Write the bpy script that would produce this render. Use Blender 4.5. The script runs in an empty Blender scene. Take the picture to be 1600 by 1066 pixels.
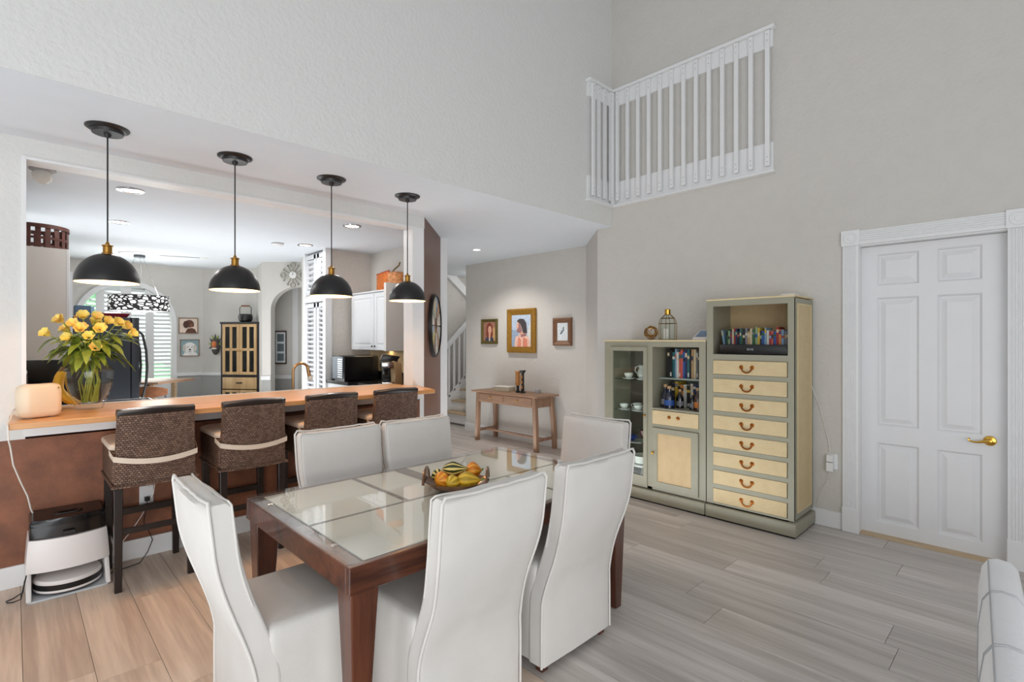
import bpy, bmesh, math, random
from mathutils import Vector, Matrix, noise
R = math.radians
random.seed(7)
C = bpy.context.scene.collection
SC = bpy.context.scene

# ------------------------------------------------------------------ camera, world, light, exposure
cam = bpy.data.objects.new('camera', bpy.data.cameras.new('camera'))
C.objects.link(cam)
cam.location = (0, 0, 1.48)
cam.rotation_euler = (R(90), 0, R(45.9 - 90))
cam.data.sensor_width = 36
cam.data.lens = 36 * 804 / 1600
cam.data.shift_y = -2.0 / 1600
cam.data.clip_start = 0.02
SC.camera = cam
SC.view_settings.view_transform = 'Standard'
SC.view_settings.look = 'None'
SC.view_settings.gamma = 1
SC.view_settings.use_curve_mapping = False
SC.view_settings.exposure = 0.06
SC.cycles.use_denoising = True
SC.cycles.max_bounces = 10
SC.cycles.diffuse_bounces = 5
SC.cycles.sample_clamp_indirect = 6
w = bpy.data.worlds.new('world'); SC.world = w; w.use_nodes = True
w.node_tree.nodes['Background'].inputs[0].default_value = (0.93, 0.965, 1.0, 1)
w.node_tree.nodes['Background'].inputs[1].default_value = 0.52


def lamp(name, kind, loc, energy, color=(1, 1, 1), size=None, size_y=None, target=None, **kw):
    d = bpy.data.lights.new(name, kind); d.energy = energy; d.color = color
    if kind == 'AREA':
        d.shape = 'RECTANGLE' if size_y else 'DISK'; d.size = size
        if size_y: d.size_y = size_y
    elif size is not None: d.shadow_soft_size = size
    for k, v in kw.items(): setattr(d, k, v)
    o = bpy.data.objects.new(name, d); C.objects.link(o); o.location = loc
    if target is not None:
        o.rotation_euler = (Vector(target) - Vector(loc)).to_track_quat('-Z', 'Y').to_euler()
    return o


DAY = (1.0, 0.985, 0.96)
lamp('daylight_from_rear_windows', 'AREA', (-2.6, -3.4, 2.4), 100, DAY, 4.2, 3.4, (2.6, 2.6, 1.5))
lamp('daylight_from_kitchen_window', 'AREA', (1.3, 10.0, 1.45), 20, (0.95, 1.0, 0.98), 1.1, 1.6, (1.3, 5, 1.3))
for x, y in ((0.686, 5.173), (0.791, 6.657), (2.604, 5.15), (2.70, 6.612)):
    lamp('kitchen_downlight', 'AREA', (x, y, 2.66), 8, (1, 0.98, 0.95), 0.13, target=(x, y, 0))
lamp('kitchen_up_fill', 'AREA', (1.0, 7.3, 0.35), 96, (0.97, 0.985, 1.0), 1.6, 3.4, (0.9, 7.3, 3))  # added upward fill for the kitchen ceiling and walls, no fixture there
COOL = (0.90, 0.955, 1.0)
lamp('soffit_fill_rear', 'AREA', (-0.9, -1.3, 0.25), 110, COOL, 3.0, 2.2, (2.2, 4.0, 2.6))  # added fill aimed up at the soffit from behind the camera
lamp('soffit_fill_aisle', 'AREA', (3.55, 2.9, 0.04), 22, COOL, 0.9, 3.2, (3.55, 2.9, 3))  # added fill just above the floor, brightens the soffit underside
lamp('hall_up_fill', 'AREA', (4.4, 5.5, 0.04), 13, COOL, 0.9, 2.4, (4.4, 5.5, 3))  # added fill just above the hall floor, no real source there
lamp('bar_wall_fill', 'AREA', (-2.8, 1.6, 1.7), 20, (0.95, 0.98, 1.0), 2.4, 2.2, (1.0, 4.2, 1.1))  # added fill for bar wall and stools, the left window is invented
lamp('soffit_fill_left', 'AREA', (-1.2, 2.2, 0.04), 46, COOL, 1.8, 2.8, (-1.2, 2.2, 3))  # added floor-level fill for the left part of the soffit
lamp('daylight_outside_window', 'AREA', (1.3, 11.4, 3.7), 170, (0.97, 1.0, 1.0), 2.0, 1.2, (1.3, 10.1, 1.6))
lamp('drum_light', 'POINT', (1.29, 8.95, 1.95), 15, (1, 0.98, 0.95), 0.12)
lamp('hall_downlight', 'SPOT', (4.50, 5.33, 2.66), 60, (1, 0.95, 0.9), 0.03, target=(4.62, 5.33, 0), spot_size=R(130), spot_blend=0.7)
lamp('stair_light', 'POINT', (6.3, 7.0, 2.4), 10, (1, 0.98, 0.95), 0.2)
lamp('under_cabinet_light', 'AREA', (3.5, 6.1, 1.325), 1.6, (1, 0.72, 0.4), 0.7, 0.08, target=(3.5, 6.1, 0))


# ------------------------------------------------------------------ materials
def S(r, g, b):
    f = lambda c: (c / 255 / 12.92) if c / 255 <= 0.04045 else ((c / 255 + 0.055) / 1.055) ** 2.4
    return (f(r), f(g), f(b), 1)


class NT:
    def __init__(s, m): s.t = m.node_tree; s.n = s.t.nodes; s.l = s.t.links
    def new(s, kind, **kw):
        x = s.n.new(kind)
        for k, v in kw.items(): setattr(x, k, v)
        return x
    def link(s, a, b): s.l.new(a, b)


def base(name, rough=0.5, metal=0.0, spec=0.5, coat=0.0):
    m = bpy.data.materials.new(name); m.use_nodes = True
    t = NT(m); b = t.n['Principled BSDF']
    b.inputs['Roughness'].default_value = rough
    b.inputs['Metallic'].default_value = metal
    b.inputs['Specular IOR Level'].default_value = spec
    b.inputs['Coat Weight'].default_value = coat
    b.inputs['Coat Roughness'].default_value = 0.05
    return m, t, b


def plain(name, rgb, rough=0.5, metal=0.0, var=0.04, nscale=8, bump=0.0, bscale=60, spec=0.5, coat=0.0, detail=3):
    m, t, b = base(name, rough, metal, spec, coat)
    c = S(*rgb)
    tc = t.new('ShaderNodeTexCoord')
    n = t.new('ShaderNodeTexNoise'); n.inputs['Scale'].default_value = nscale; n.inputs['Detail'].default_value = 3
    t.link(tc.outputs['Object'], n.inputs['Vector'])
    r = t.new('ShaderNodeValToRGB')
    r.color_ramp.elements[0].position = 0.3; r.color_ramp.elements[1].position = 0.7
    r.color_ramp.elements[0].color = tuple(max(0, k * (1 - var)) for k in c[:3]) + (1,)
    r.color_ramp.elements[1].color = tuple(min(1, k * (1 + var)) for k in c[:3]) + (1,)
    t.link(n.outputs['Fac'], r.inputs['Fac']); t.link(r.outputs['Color'], b.inputs['Base Color'])
    if bump:
        n2 = t.new('ShaderNodeTexNoise'); n2.inputs['Scale'].default_value = bscale; n2.inputs['Detail'].default_value = detail
        t.link(tc.outputs['Object'], n2.inputs['Vector'])
        bp = t.new('ShaderNodeBump'); bp.inputs['Strength'].default_value = bump; bp.inputs['Distance'].default_value = 0.01
        t.link(n2.outputs['Fac'], bp.inputs['Height']); t.link(bp.outputs['Normal'], b.inputs['Normal'])
    return m


def wood(name, c1, c2, axis=0, rough=0.4, scale=9, stretch=0.09, rnd=False, fine=0.25, coat=0.0, bump=0.05, tint=0.0):
    m, t, b = base(name, rough, coat=coat)
    tc = t.new('ShaderNodeTexCoord'); src = tc.outputs['Object']
    oi = None
    if rnd:
        oi = t.new('ShaderNodeObjectInfo')
        mu = t.new('ShaderNodeMath', operation='MULTIPLY'); mu.inputs[1].default_value = 37
        t.link(oi.outputs['Random'], mu.inputs[0])
        va = t.new('ShaderNodeVectorMath', operation='ADD')
        t.link(src, va.inputs[0]); t.link(mu.outputs[0], va.inputs[1]); src = va.outputs[0]
    mp = t.new('ShaderNodeMapping')
    sc = [1, 1, 1]; sc[axis] = stretch; mp.inputs['Scale'].default_value = sc
    t.link(src, mp.inputs['Vector'])
    n1 = t.new('ShaderNodeTexNoise'); n1.inputs['Scale'].default_value = scale; n1.inputs['Detail'].default_value = 5
    n1.inputs['Distortion'].default_value = 1.4
    n2 = t.new('ShaderNodeTexNoise'); n2.inputs['Scale'].default_value = scale * 9; n2.inputs['Detail'].default_value = 4
    t.link(mp.outputs[0], n1.inputs['Vector']); t.link(mp.outputs[0], n2.inputs['Vector'])
    ad = t.new('ShaderNodeMath', operation='MULTIPLY_ADD'); ad.inputs[1].default_value = fine
    t.link(n2.outputs['Fac'], ad.inputs[0])
    sb = t.new('ShaderNodeMath', operation='SUBTRACT'); sb.inputs[1].default_value = fine / 2
    t.link(n1.outputs['Fac'], sb.inputs[0]); t.link(sb.outputs[0], ad.inputs[2])
    r = t.new('ShaderNodeValToRGB'); e = r.color_ramp.elements
    e[0].position = 0.32; e[1].position = 0.68; e[0].color = S(*c1); e[1].color = S(*c2)
    t.link(ad.outputs[0], r.inputs['Fac']); col = r.outputs['Color']
    if rnd and tint:
        hs = t.new('ShaderNodeHueSaturation')
        mr = t.new('ShaderNodeMapRange'); mr.inputs['To Min'].default_value = 1 - tint; mr.inputs['To Max'].default_value = 1 + tint
        t.link(oi.outputs['Random'], mr.inputs['Value']); t.link(mr.outputs[0], hs.inputs['Value'])
        t.link(col, hs.inputs['Color']); col = hs.outputs['Color']
    t.link(col, b.inputs['Base Color'])
    bp = t.new('ShaderNodeBump'); bp.inputs['Strength'].default_value = bump; bp.inputs['Distance'].default_value = 0.004
    t.link(n2.outputs['Fac'], bp.inputs['Height']); t.link(bp.outputs['Normal'], b.inputs['Normal'])
    return m


def glassy(name, tint=(0.97, 1, 0.98), ior=1.45, rough=0.0):
    m = bpy.data.materials.new(name); m.use_nodes = True; t = NT(m)
    t.n.remove(t.n['Principled BSDF']); out = t.n['Material Output']
    tr = t.new('ShaderNodeBsdfTransparent'); tr.inputs[0].default_value = tint + (1,)
    gl = t.new('ShaderNodeBsdfGlossy'); gl.inputs['Roughness'].default_value = rough
    f0 = ((ior - 1) / (ior + 1)) ** 2
    lw = t.new('ShaderNodeLayerWeight'); lw.inputs[0].default_value = 0.5
    pw = t.new('ShaderNodeMath', operation='POWER'); pw.inputs[1].default_value = 5; t.link(lw.outputs['Facing'], pw.inputs[0])
    fr = t.new('ShaderNodeMath', operation='MULTIPLY_ADD'); fr.inputs[1].default_value = 1 - f0; fr.inputs[2].default_value = f0; t.link(pw.outputs[0], fr.inputs[0])
    mx = t.new('ShaderNodeMixShader')
    t.link(fr.outputs[0], mx.inputs[0]); t.link(tr.outputs[0], mx.inputs[1]); t.link(gl.outputs[0], mx.inputs[2])
    t.link(mx.outputs[0], out.inputs['Surface'])
    return m


def realglass(name, color=(1, 1, 1), ior=1.45):
    m = bpy.data.materials.new(name); m.use_nodes = True; t = NT(m)
    t.n.remove(t.n['Principled BSDF'])
    g = t.new('ShaderNodeBsdfGlass'); g.inputs['Color'].default_value = color + (1,); g.inputs['IOR'].default_value = ior
    g.inputs['Roughness'].default_value = 0.0
    t.link(g.outputs[0], t.n['Material Output'].inputs['Surface'])
    return m


def glow(name, rgb, strength):
    m = bpy.data.materials.new(name); m.use_nodes = True; t = NT(m)
    t.n.remove(t.n['Principled BSDF'])
    e = t.new('ShaderNodeEmission'); e.inputs[0].default_value = S(*rgb); e.inputs[1].default_value = strength
    t.link(e.outputs[0], t.n['Material Output'].inputs['Surface'])
    return m


def weave(name, c1, c2, mortar, bw, bh, rough=0.6, bump=0.6):
    """woven strands: offset rows of short rounded strands over object coordinates"""
    m, t, b = base(name, rough, spec=0.3)
    tc = t.new('ShaderNodeTexCoord'); se = t.new('ShaderNodeSeparateXYZ'); t.link(tc.outputs['Object'], se.inputs[0])
    sm = t.new('ShaderNodeMath', operation='ADD'); t.link(se.outputs['X'], sm.inputs[0]); t.link(se.outputs['Y'], sm.inputs[1])
    cb = t.new('ShaderNodeCombineXYZ'); t.link(sm.outputs[0], cb.inputs[0]); t.link(se.outputs['Z'], cb.inputs[1])
    br = t.new('ShaderNodeTexBrick'); br.inputs['Scale'].default_value = 1
    br.inputs['Brick Width'].default_value = bw; br.inputs['Row Height'].default_value = bh
    br.inputs['Mortar Size'].default_value = bh * 0.18; br.inputs['Mortar Smooth'].default_value = 1.0
    br.inputs['Color1'].default_value = S(*c1); br.inputs['Color2'].default_value = S(*c2); br.inputs['Mortar'].default_value = S(*mortar)
    t.link(cb.outputs[0], br.inputs['Vector']); t.link(br.outputs['Color'], b.inputs['Base Color'])
    bp = t.new('ShaderNodeBump'); bp.inputs['Strength'].default_value = bump; bp.inputs['Distance'].default_value = 0.004; bp.invert = True
    t.link(br.outputs['Fac'], bp.inputs['Height']); t.link(bp.outputs['Normal'], b.inputs['Normal'])
    return m


def striped(name, c1, c2, scale, axis, rough=0.6):
    """fine reeded stripes across the given object axis"""
    m, t, b = base(name, rough, spec=0.3)
    tc = t.new('ShaderNodeTexCoord'); se = t.new('ShaderNodeSeparateXYZ'); t.link(tc.outputs['Object'], se.inputs[0])
    mu = t.new('ShaderNodeMath', operation='MULTIPLY'); mu.inputs[1].default_value = scale
    t.link(se.outputs['XYZ'[axis]], mu.inputs[0])
    si = t.new('ShaderNodeMath', operation='SINE'); t.link(mu.outputs[0], si.inputs[0])
    n = t.new('ShaderNodeTexNoise'); n.inputs['Scale'].default_value = 12; n.inputs['Detail'].default_value = 5
    t.link(tc.outputs['Object'], n.inputs['Vector'])
    nn = t.new('ShaderNodeMath', operation='MULTIPLY_ADD'); nn.inputs[1].default_value = 0.35; nn.inputs[2].default_value = 0.33; t.link(n.outputs['Fac'], nn.inputs[0])
    ma = t.new('ShaderNodeMath', operation='MULTIPLY_ADD'); ma.inputs[1].default_value = 0.24
    t.link(si.outputs[0], ma.inputs[0]); t.link(nn.outputs[0], ma.inputs[2])
    r = t.new('ShaderNodeValToRGB'); e = r.color_ramp.elements
    e[0].position = 0.2; e[1].position = 0.75; e[0].color = S(*c1); e[1].color = S(*c2)
    t.link(ma.outputs[0], r.inputs['Fac']); t.link(r.outputs['Color'], b.inputs['Base Color'])
    bp = t.new('ShaderNodeBump'); bp.inputs['Strength'].default_value = 0.25; bp.inputs['Distance'].default_value = 0.003
    t.link(si.outputs[0], bp.inputs['Height']); t.link(bp.outputs['Normal'], b.inputs['Normal'])
    return m


WALL = plain('greige_textured_paint', (202, 198, 192), 0.85, var=0.015, bump=0.55, bscale=34, detail=6)
WALLK = plain('kitchen_wall_paint', (202, 199, 193), 0.85, var=0.015, bump=0.1, bscale=60)
WALLT = plain('heavy_stipple_paint', (206, 200, 192), 0.85, var=0.03, bump=1.0, bscale=30, detail=2, nscale=30)
WALLG = plain('grey_lower_wall_paint', (164, 164, 161), 0.8, var=0.02)
CEIL = plain('ceiling_paint', (216, 221, 226), 0.9, var=0.01, bump=0.08, bscale=70)
HEAD = plain('header_paint', (216, 215, 212), 0.9, var=0.01, bump=0.55, bscale=34, detail=6)
WHITE = plain('white_trim_paint', (226, 226, 226), 0.38, var=0.012)
DOORW = plain('white_door_paint', (224, 224, 225), 0.42, var=0.012)
CABW = plain('white_cabinet_paint', (212, 214, 217), 0.4, var=0.01)
CABG = plain('grey_side_panel_paint', (205, 203, 199), 0.5, var=0.015)
BROWN = plain('brown_suede_wall_paint', (126, 77, 52), 0.55, var=0.28, nscale=9, bump=0.15, bscale=50, detail=8)
BROWN2 = plain('brown_gloss_wall_paint', (104, 66, 48), 0.42, var=0.05, nscale=6)
PLANK = wood('washed_oak_planks', (180, 172, 166), (210, 203, 198), 1, 0.42, 7, 0.05, True, 0.5, bump=0.04, tint=0.10)
PLANKLIT = wood('lamp_tinted_oak_planks', (198, 176, 158), (232, 212, 192), 1, 0.42, 7, 0.05, True, 0.5, bump=0.04, tint=0.08)  # part of the pendants' warm light is painted into this plank colour
SEAM = plain('dark_floor_seam', (110, 103, 97), 0.7)
OAK = wood('honey_oak_counter', (196, 138, 84), (222, 168, 112), 0, 0.3, 8, 0.06, fine=0.3)
WALNUT = wood('dark_cherry_table_wood', (62, 32, 21), (110, 62, 40), 0, 0.28, 8, 0.1, fine=0.45, coat=0.3)
WALNUTZ = wood('dark_cherry_leg_wood', (60, 31, 21), (100, 56, 37), 2, 0.3, 8, 0.1, fine=0.4, coat=0.3)
TABTOP = wood('grey_brown_table_rim', (84, 66, 56), (120, 100, 88), 0, 0.25, 8, 0.1, coat=0.4)
ACACIA = wood('brown_console_wood', (136, 102, 80), (168, 134, 108), 1, 0.5, 10, 0.1)
ACACIAZ = wood('brown_console_leg_wood', (132, 100, 78), (164, 130, 104), 2, 0.5, 10, 0.1)
TREAD = wood('tan_stair_tread', (178, 152, 118), (204, 180, 146), 1, 0.45, 9, 0.1)
TAN = wood('tan_hutch_wood', (166, 134, 92), (192, 160, 116), 2, 0.5, 9, 0.1)
CREAM = plain('cream_backpainted_glass', (238, 236, 220), 0.12, var=0.01, coat=0.6)
LINEN = plain('white_linen_slipcover', (216, 212, 207), 0.9, var=0.03, nscale=5, bump=0.12, bscale=260, spec=0.2)
WICKER = weave('dark_woven_rattan', (100, 75, 62), (136, 108, 91), (34, 23, 19), 0.016, 0.0125, 0.55, 0.7)
ESPRESSO = plain('espresso_wood', (30, 22, 20), 0.3, var=0.1, coat=0.15)
BLACKM = plain('matte_black_metal', (26, 25, 25), 0.38, var=0.1)
BLACK = plain('black_plastic', (20, 20, 21), 0.3, var=0.1)
BLKG = plain('black_gloss', (12, 12, 14), 0.2, var=0.1)
BRASS = plain('polished_brass', (214, 168, 74), 0.22, 1.0, var=0.05)
AGED = plain('aged_brass', (172, 128, 62), 0.32, 1.0, var=0.1)
COPPER = plain('antique_copper_pull', (158, 96, 44), 0.35, 1.0, var=0.1)
CHROME = plain('chrome', (205, 205, 208), 0.15, 1.0, var=0.02)
STEEL = plain('dark_steel', (88, 94, 104), 0.3, 0.6, var=0.05)
LINING = plain('cream_shade_lining', (252, 240, 214), 0.6, var=0.01)
BULB = glow('warm_bulb', (255, 214, 150), 14)
LED = glow('downlight_lens', (255, 252, 244), 5)
SAGE = plain('sage_cabinet_paint', (148, 145, 127), 0.42, var=0.03)
SAGED = plain('sage_cabinet_interior', (142, 152, 142), 0.6, var=0.03)
REEDZ = striped('cream_reeded_front', (184, 162, 122), (216, 196, 156), 700, 2)
REEDY = striped('cream_reeded_panel', (176, 150, 112), (208, 184, 144), 520, 1)
GOLDED = plain('cream_top_edge', (216, 196, 152), 0.5, var=0.03)
MIRROR = plain('mirror_back', (150, 140, 134), 0.03, 1.0, var=0.0)
PORC = plain('white_porcelain', (226, 226, 222), 0.2, var=0.01, coat=0.4)
PANE = glassy('clear_pane_glass')
TOPGL = glassy('clear_table_glass', (0.995, 0.999, 0.997), 1.4)
VGLASS = glassy('vase_glass', (0.99, 0.997, 0.993), 1.36)
WATER = glassy('vase_water', (0.975, 0.99, 0.95), 1.33)
TINTGL = glassy('smoked_tank_glass', (0.12, 0.10, 0.10), 1.5)
GREEN = plain('leaf_green', (122, 140, 48), 0.5, var=0.4, nscale=14)
GREEN2 = plain('stem_green', (134, 148, 54), 0.5, var=0.2, nscale=14)
GARDEN = plain('garden_hedge_green', (170, 232, 180), 0.8, var=0.4, nscale=3)
PETAL = plain('golden_petal', (255, 226, 122), 0.55, var=0.12, nscale=20)
PETAL2 = plain('apricot_petal', (252, 206, 118), 0.55, var=0.15, nscale=20)
BANANA = plain('banana_peel', (232, 176, 44), 0.5, var=0.1, nscale=14)
BSTEM = plain('banana_stem', (120, 98, 60), 0.7, var=0.2)
PEACH = plain('cream_plastic', (234, 212, 184), 0.45, var=0.01)
LEATHER = plain('white_leather', (232, 232, 234), 0.4, var=0.02, bump=0.12, bscale=90)
STITCH = plain('grey_leather_seam', (172, 172, 174), 0.6)
PLASW = plain('white_appliance_plastic', (228, 222, 219), 0.35, var=0.01)
TRAY = plain('grey_appliance_tray', (196, 199, 202), 0.45, var=0.02)
CORDW = plain('white_cord', (226, 220, 212), 0.5)
GRANITE = plain('black_granite', (26, 26, 28), 0.15, var=0.5, nscale=60)
SPLASH = plain('beige_tile', (206, 184, 146), 0.4, var=0.06)
GOLDFR = plain('gold_picture_frame', (170, 126, 52), 0.38, 0.55, var=0.15, nscale=30)
FABRIC = plain('cushion_cream_fabric', (214, 196, 178), 0.9, var=0.05)


def col(name, rgb, rough=0.55, **k): return plain(name, rgb, rough, **k)


# ------------------------------------------------------------------ mesh builder
class MB:
    def __init__(s, *mats): s.v = []; s.f = []; s.mi = []; s.mats = list(mats); s.cur = 0
    def use(s, m):
        if m not in s.mats: s.mats.append(m)
        s.cur = s.mats.index(m); return s
    def add(s, vs, fs):
        k = len(s.v); s.v += [tuple(p) for p in vs]
        for f in fs: s.f.append(tuple(i + k for i in f)); s.mi.append(s.cur)
        return s
    def box(s, x0, x1, y0, y1, z0, z1):
        x0, x1 = min(x0, x1), max(x0, x1); y0, y1 = min(y0, y1), max(y0, y1); z0, z1 = min(z0, z1), max(z0, z1)
        return s.add([(x0, y0, z0), (x1, y0, z0), (x1, y1, z0), (x0, y1, z0), (x0, y0, z1), (x1, y0, z1), (x1, y1, z1), (x0, y1, z1)],
                     [(3, 2, 1, 0), (4, 5, 6, 7), (0, 1, 5, 4), (1, 2, 6, 5), (2, 3, 7, 6), (3, 0, 4, 7)])
    def prism(s, pts, a, b, plane='xy'):
        def p(u, v, t): return {'xy': (u, v, t), 'yz': (t, u, v), 'xz': (u, t, v)}[plane]
        n = len(pts); vs = [p(u, v, a) for u, v in pts] + [p(u, v, b) for u, v in pts]
        fs = [tuple(range(n))[::-1], tuple(range(n, 2 * n))] + [(i, (i + 1) % n, n + (i + 1) % n, n + i) for i in range(n)]
        return s.add(vs, fs)
    def loft(s, rings, cap0=True, cap1=True, closed=True):
        n = len(rings[0]); vs = [p for r in rings for p in r]; fs = []
        for j in range(len(rings) - 1):
            for i in range(n if closed else n - 1):
                a = j * n + i; b = j * n + (i + 1) % n
                fs.append((a, b, b + n, a + n))
        if cap0: fs.append(tuple(range(n))[::-1])
        if cap1: fs.append(tuple((len(rings) - 1) * n + i for i in range(n)))
        return s.add(vs, fs)
    def lathe(s, prof, n=24, c=(0, 0, 0), caps=(True, True), sx=1, sy=1, ph=0):
        rings = [[(c[0] + sx * r * math.cos(ph + 2 * math.pi * i / n), c[1] + sy * r * math.sin(ph + 2 * math.pi * i / n), c[2] + z) for i in range(n)] for r, z in prof]
        return s.loft(rings, *caps)
    def tube(s, path, r, n=8, caps=True, flat=1.0):
        P = [Vector(p) for p in path]; rings = []; up = None
        for i, p in enumerate(P):
            d = (P[min(i + 1, len(P) - 1)] - P[max(i - 1, 0)]).normalized()
            if up is None: up = Vector((0, 0, 1)) if abs(d.z) < 0.9 else Vector((1, 0, 0))
            sd = d.cross(up)
            if sd.length < 1e-5: sd = d.cross(Vector((0, 1, 0.3)))
            sd.normalize(); u2 = sd.cross(d).normalized(); up = u2
            rr = r[i] if isinstance(r, (list, tuple)) else r
            rings.append([tuple(p + sd * (rr * math.cos(2 * math.pi * k / n)) + u2 * (rr * flat * math.sin(2 * math.pi * k / n))) for k in range(n)])
        return s.loft(rings, caps, caps)
    def ball(s, c, r, nu=14, nv=9, sc=(1, 1, 1)):
        prof = [(max(1e-4, math.sin(math.pi * j / nv)) * r, -math.cos(math.pi * j / nv) * r) for j in range(nv + 1)]
        rings = [[(c[0] + sc[0] * q * math.cos(2 * math.pi * i / nu), c[1] + sc[1] * q * math.sin(2 * math.pi * i / nu), c[2] + sc[2] * z) for i in range(nu)] for q, z in prof]
        return s.loft(rings)
    def xf(s, M, start=0):
        for i in range(start, len(s.v)): s.v[i] = tuple(M @ Vector(s.v[i]))
        return s
    def build(s, name, parent=None, bev=0.0, smooth=True, loc=None, rot=None, seg=2, ang=35):
        me = bpy.data.meshes.new(name); me.from_pydata(s.v, [], s.f)
        for m in s.mats: me.materials.append(m)
        for p, i in zip(me.polygons, s.mi): p.material_index = i
        bm = bmesh.new(); bm.from_mesh(me)
        bmesh.ops.recalc_face_normals(bm, faces=bm.faces)
        if bev: bmesh.ops.bevel(bm, geom=list(bm.edges), offset=bev, segments=seg, affect='EDGES', profile=0.5, clamp_overlap=True)
        bm.to_mesh(me); bm.free()
        if smooth:
            for p in me.polygons: p.use_smooth = True
            me.set_sharp_from_angle(angle=R(ang))
        o = bpy.data.objects.new(name, me); C.objects.link(o)
        if parent: o.parent = parent
        if loc: o.location = loc
        if rot: o.rotation_euler = rot
        return o


def thing(name, label, cat, loc=(0, 0, 0), rz=0.0, group=None):
    o = bpy.data.objects.new(name, None); C.objects.link(o); o.empty_display_size = 0.05
    o.location = loc; o.rotation_euler = (0, 0, rz)
    return tag(o, label, cat, group)


def tag(o, label, cat, group=None):
    o['label'] = label; o['category'] = cat
    if group: o['group'] = group
    return o


def struct(o, label=None):
    o['kind'] = 'structure'
    if label: o['label'] = label
    return o


def dup(o, loc=None, rz=None, label=None, parent=None):
    c = o.copy(); C.objects.link(c)
    if parent: c.parent = parent
    if loc: c.location = loc
    if rz is not None: c.rotation_euler = (0, 0, rz)
    if label: c['label'] = label
    for ch in list(o.children): dup(ch, parent=c)
    return c


def rr(x0, x1, y0, y1, r, n=4, m=1):
    """rounded rectangle, m extra points along each side"""
    pts = []
    cs = [(x1 - r, y1 - r, 0), (x0 + r, y1 - r, 90), (x0 + r, y0 + r, 180), (x1 - r, y0 + r, 270)]
    for ci, (cx, cy, a0) in enumerate(cs):
        arc = [(cx + r * math.cos(R(a0 + 90 * i / n)), cy + r * math.sin(R(a0 + 90 * i / n))) for i in range(n + 1)]
        pts += arc
        nx = cs[(ci + 1) % 4]; a = arc[-1]; b = (nx[0] + r * math.cos(R(nx[2])), nx[1] + r * math.sin(R(nx[2])))
        for i in range(1, m): pts.append((a[0] + (b[0] - a[0]) * i / m, a[1] + (b[1] - a[1]) * i / m))
    return pts


def arcpts(cx, cz, r, a0, a1, n): return [(cx + r * math.cos(R(a0 + (a1 - a0) * i / n)), cz + r * math.sin(R(a0 + (a1 - a0) * i / n))) for i in range(n + 1)]


# ------------------------------------------------------------------ setting
fl = struct(MB(SEAM).box(-4, 9.2, -4.5, 10.4, -0.06, -0.004).build('floor', smooth=False), 'floor of pale grey washed oak planks')
PW = 0.232
cA, sA = math.cos(R(45.9)), math.sin(R(45.9))
def seen(x, y):
    d = x * cA + y * sA
    if d < 0.5: return False
    px = 800 + 804 * (x * sA - y * cA) / d; py = 531 + 804 * 1.48 / d
    return -60 < px < 1660 and py < 1130
nb = 0
for i in range(-3, 27):
    x0 = 0.03 + i * PW
    y = -0.6 - random.random() * 1.5
    while y < 7.9:
        ln = 1.5 if random.random() < 0.75 else random.uniform(0.7, 1.3)
        y1 = y + ln
        top = 4.27 if x0 < 2.75 else (4.27 + max(0, x0 - 2.93) if x0 < 3.7 else 7.9)
        a, b = y, min(y1, top)
        if b - a > 0.05 and any(seen(x0 + dx, a + (b - a) * k / 6) for dx in (0, PW) for k in range(7)):
            g = 0.0011; zt = random.uniform(-0.0006, 0.0)
            o = MB(PLANKLIT if x0 < 1.45 else PLANK).box(g, PW - g, g, b - a - g, -0.006, 0).build('plank', fl, smooth=False, loc=(x0, a, zt)); nb += 1
        y = y1
print('planks', nb)

CZ = 2.70   # low ceiling
UZ = 5.40   # high ceiling
WY = 4.28   # bar wall front
DX = 4.64   # door wall
struct(MB(CEIL).box(-0.95, 9.2, 3.24, 10.4, CZ, CZ + 0.08).build('ceiling', smooth=False))
struct(MB(CEIL).box(-4, 4.9, -4.5, 3.4, UZ, UZ + 0.08).build('ceiling_upper', smooth=False))
struct(MB(HEAD).box(-4, DX + 0.12, 3.24, 3.36, CZ + 0.08, UZ).build('wall_north_upper', smooth=False))
MBt = MB(HEAD).box(-4, DX, 3.2395, 3.241, CZ, CZ + 0.081); struct(MBt.build('trim_1', smooth=False))
struct(MB(WALL).prism([(-4.5, 0), (0.15, 0), (0.15, 2.205), (0.985, 2.205), (0.985, 0), (3.24, 0), (3.24, UZ), (-4.5, UZ)], DX, DX + 0.14, 'yz').build('wall_east', smooth=False))
struct(MB(WALL).prism([(DX, 3.24), (DX, 3.43), (5.33, 4.12), (5.33, 6.586), (5.45, 6.586), (5.45, 4.05), (4.80, 3.40), (4.80, 3.24)], 0, CZ, 'xy').build('wall_hall', smooth=False))
struct(MB(HEAD).box(-0.17, -0.055, 4.43, 10.2, 0, CZ).build('wall_left', smooth=False))
# bar wall: half wall, left jamb, header, right pillar
struct(MB(BROWN).box(-0.9, 2.88, WY, WY + 0.15, 0, 0.88).build('wall_bar', smooth=False))
struct(MB(HEAD).box(-0.9, 0.052, WY, WY + 0.15, 0.88, 2.585).build('wall_bar_jamb', smooth=False))
struct(MB(HEAD).box(-0.9, 2.935, WY, WY + 0.15, 2.585, CZ).build('wall_bar_header', smooth=False))
struct(MB(WHITE).box(2.797, 2.93, WY, WY + 0.16, 0.90, 2.585).build('wall_pillar', smooth=False))
struct(MB(WHITE).box(2.88, 2.93, WY, WY + 0.16, 0.0, 0.90).build('wall_pillar_base', smooth=False))
struct(MB(BROWN2).prism([(2.935, WY + 0.0), (3.67, 5.015), (3.60, 5.08), (2.90, WY + 0.12)], 0, CZ, 'xy').build('wall_diagonal', smooth=False))
struct(MB(WHITE).prism([(3.665, 5.01), (3.75, 4.99), (3.76, 5.10), (3.66, 5.11)], 0, CZ, 'xy').build('trim_2', smooth=False))
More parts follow.
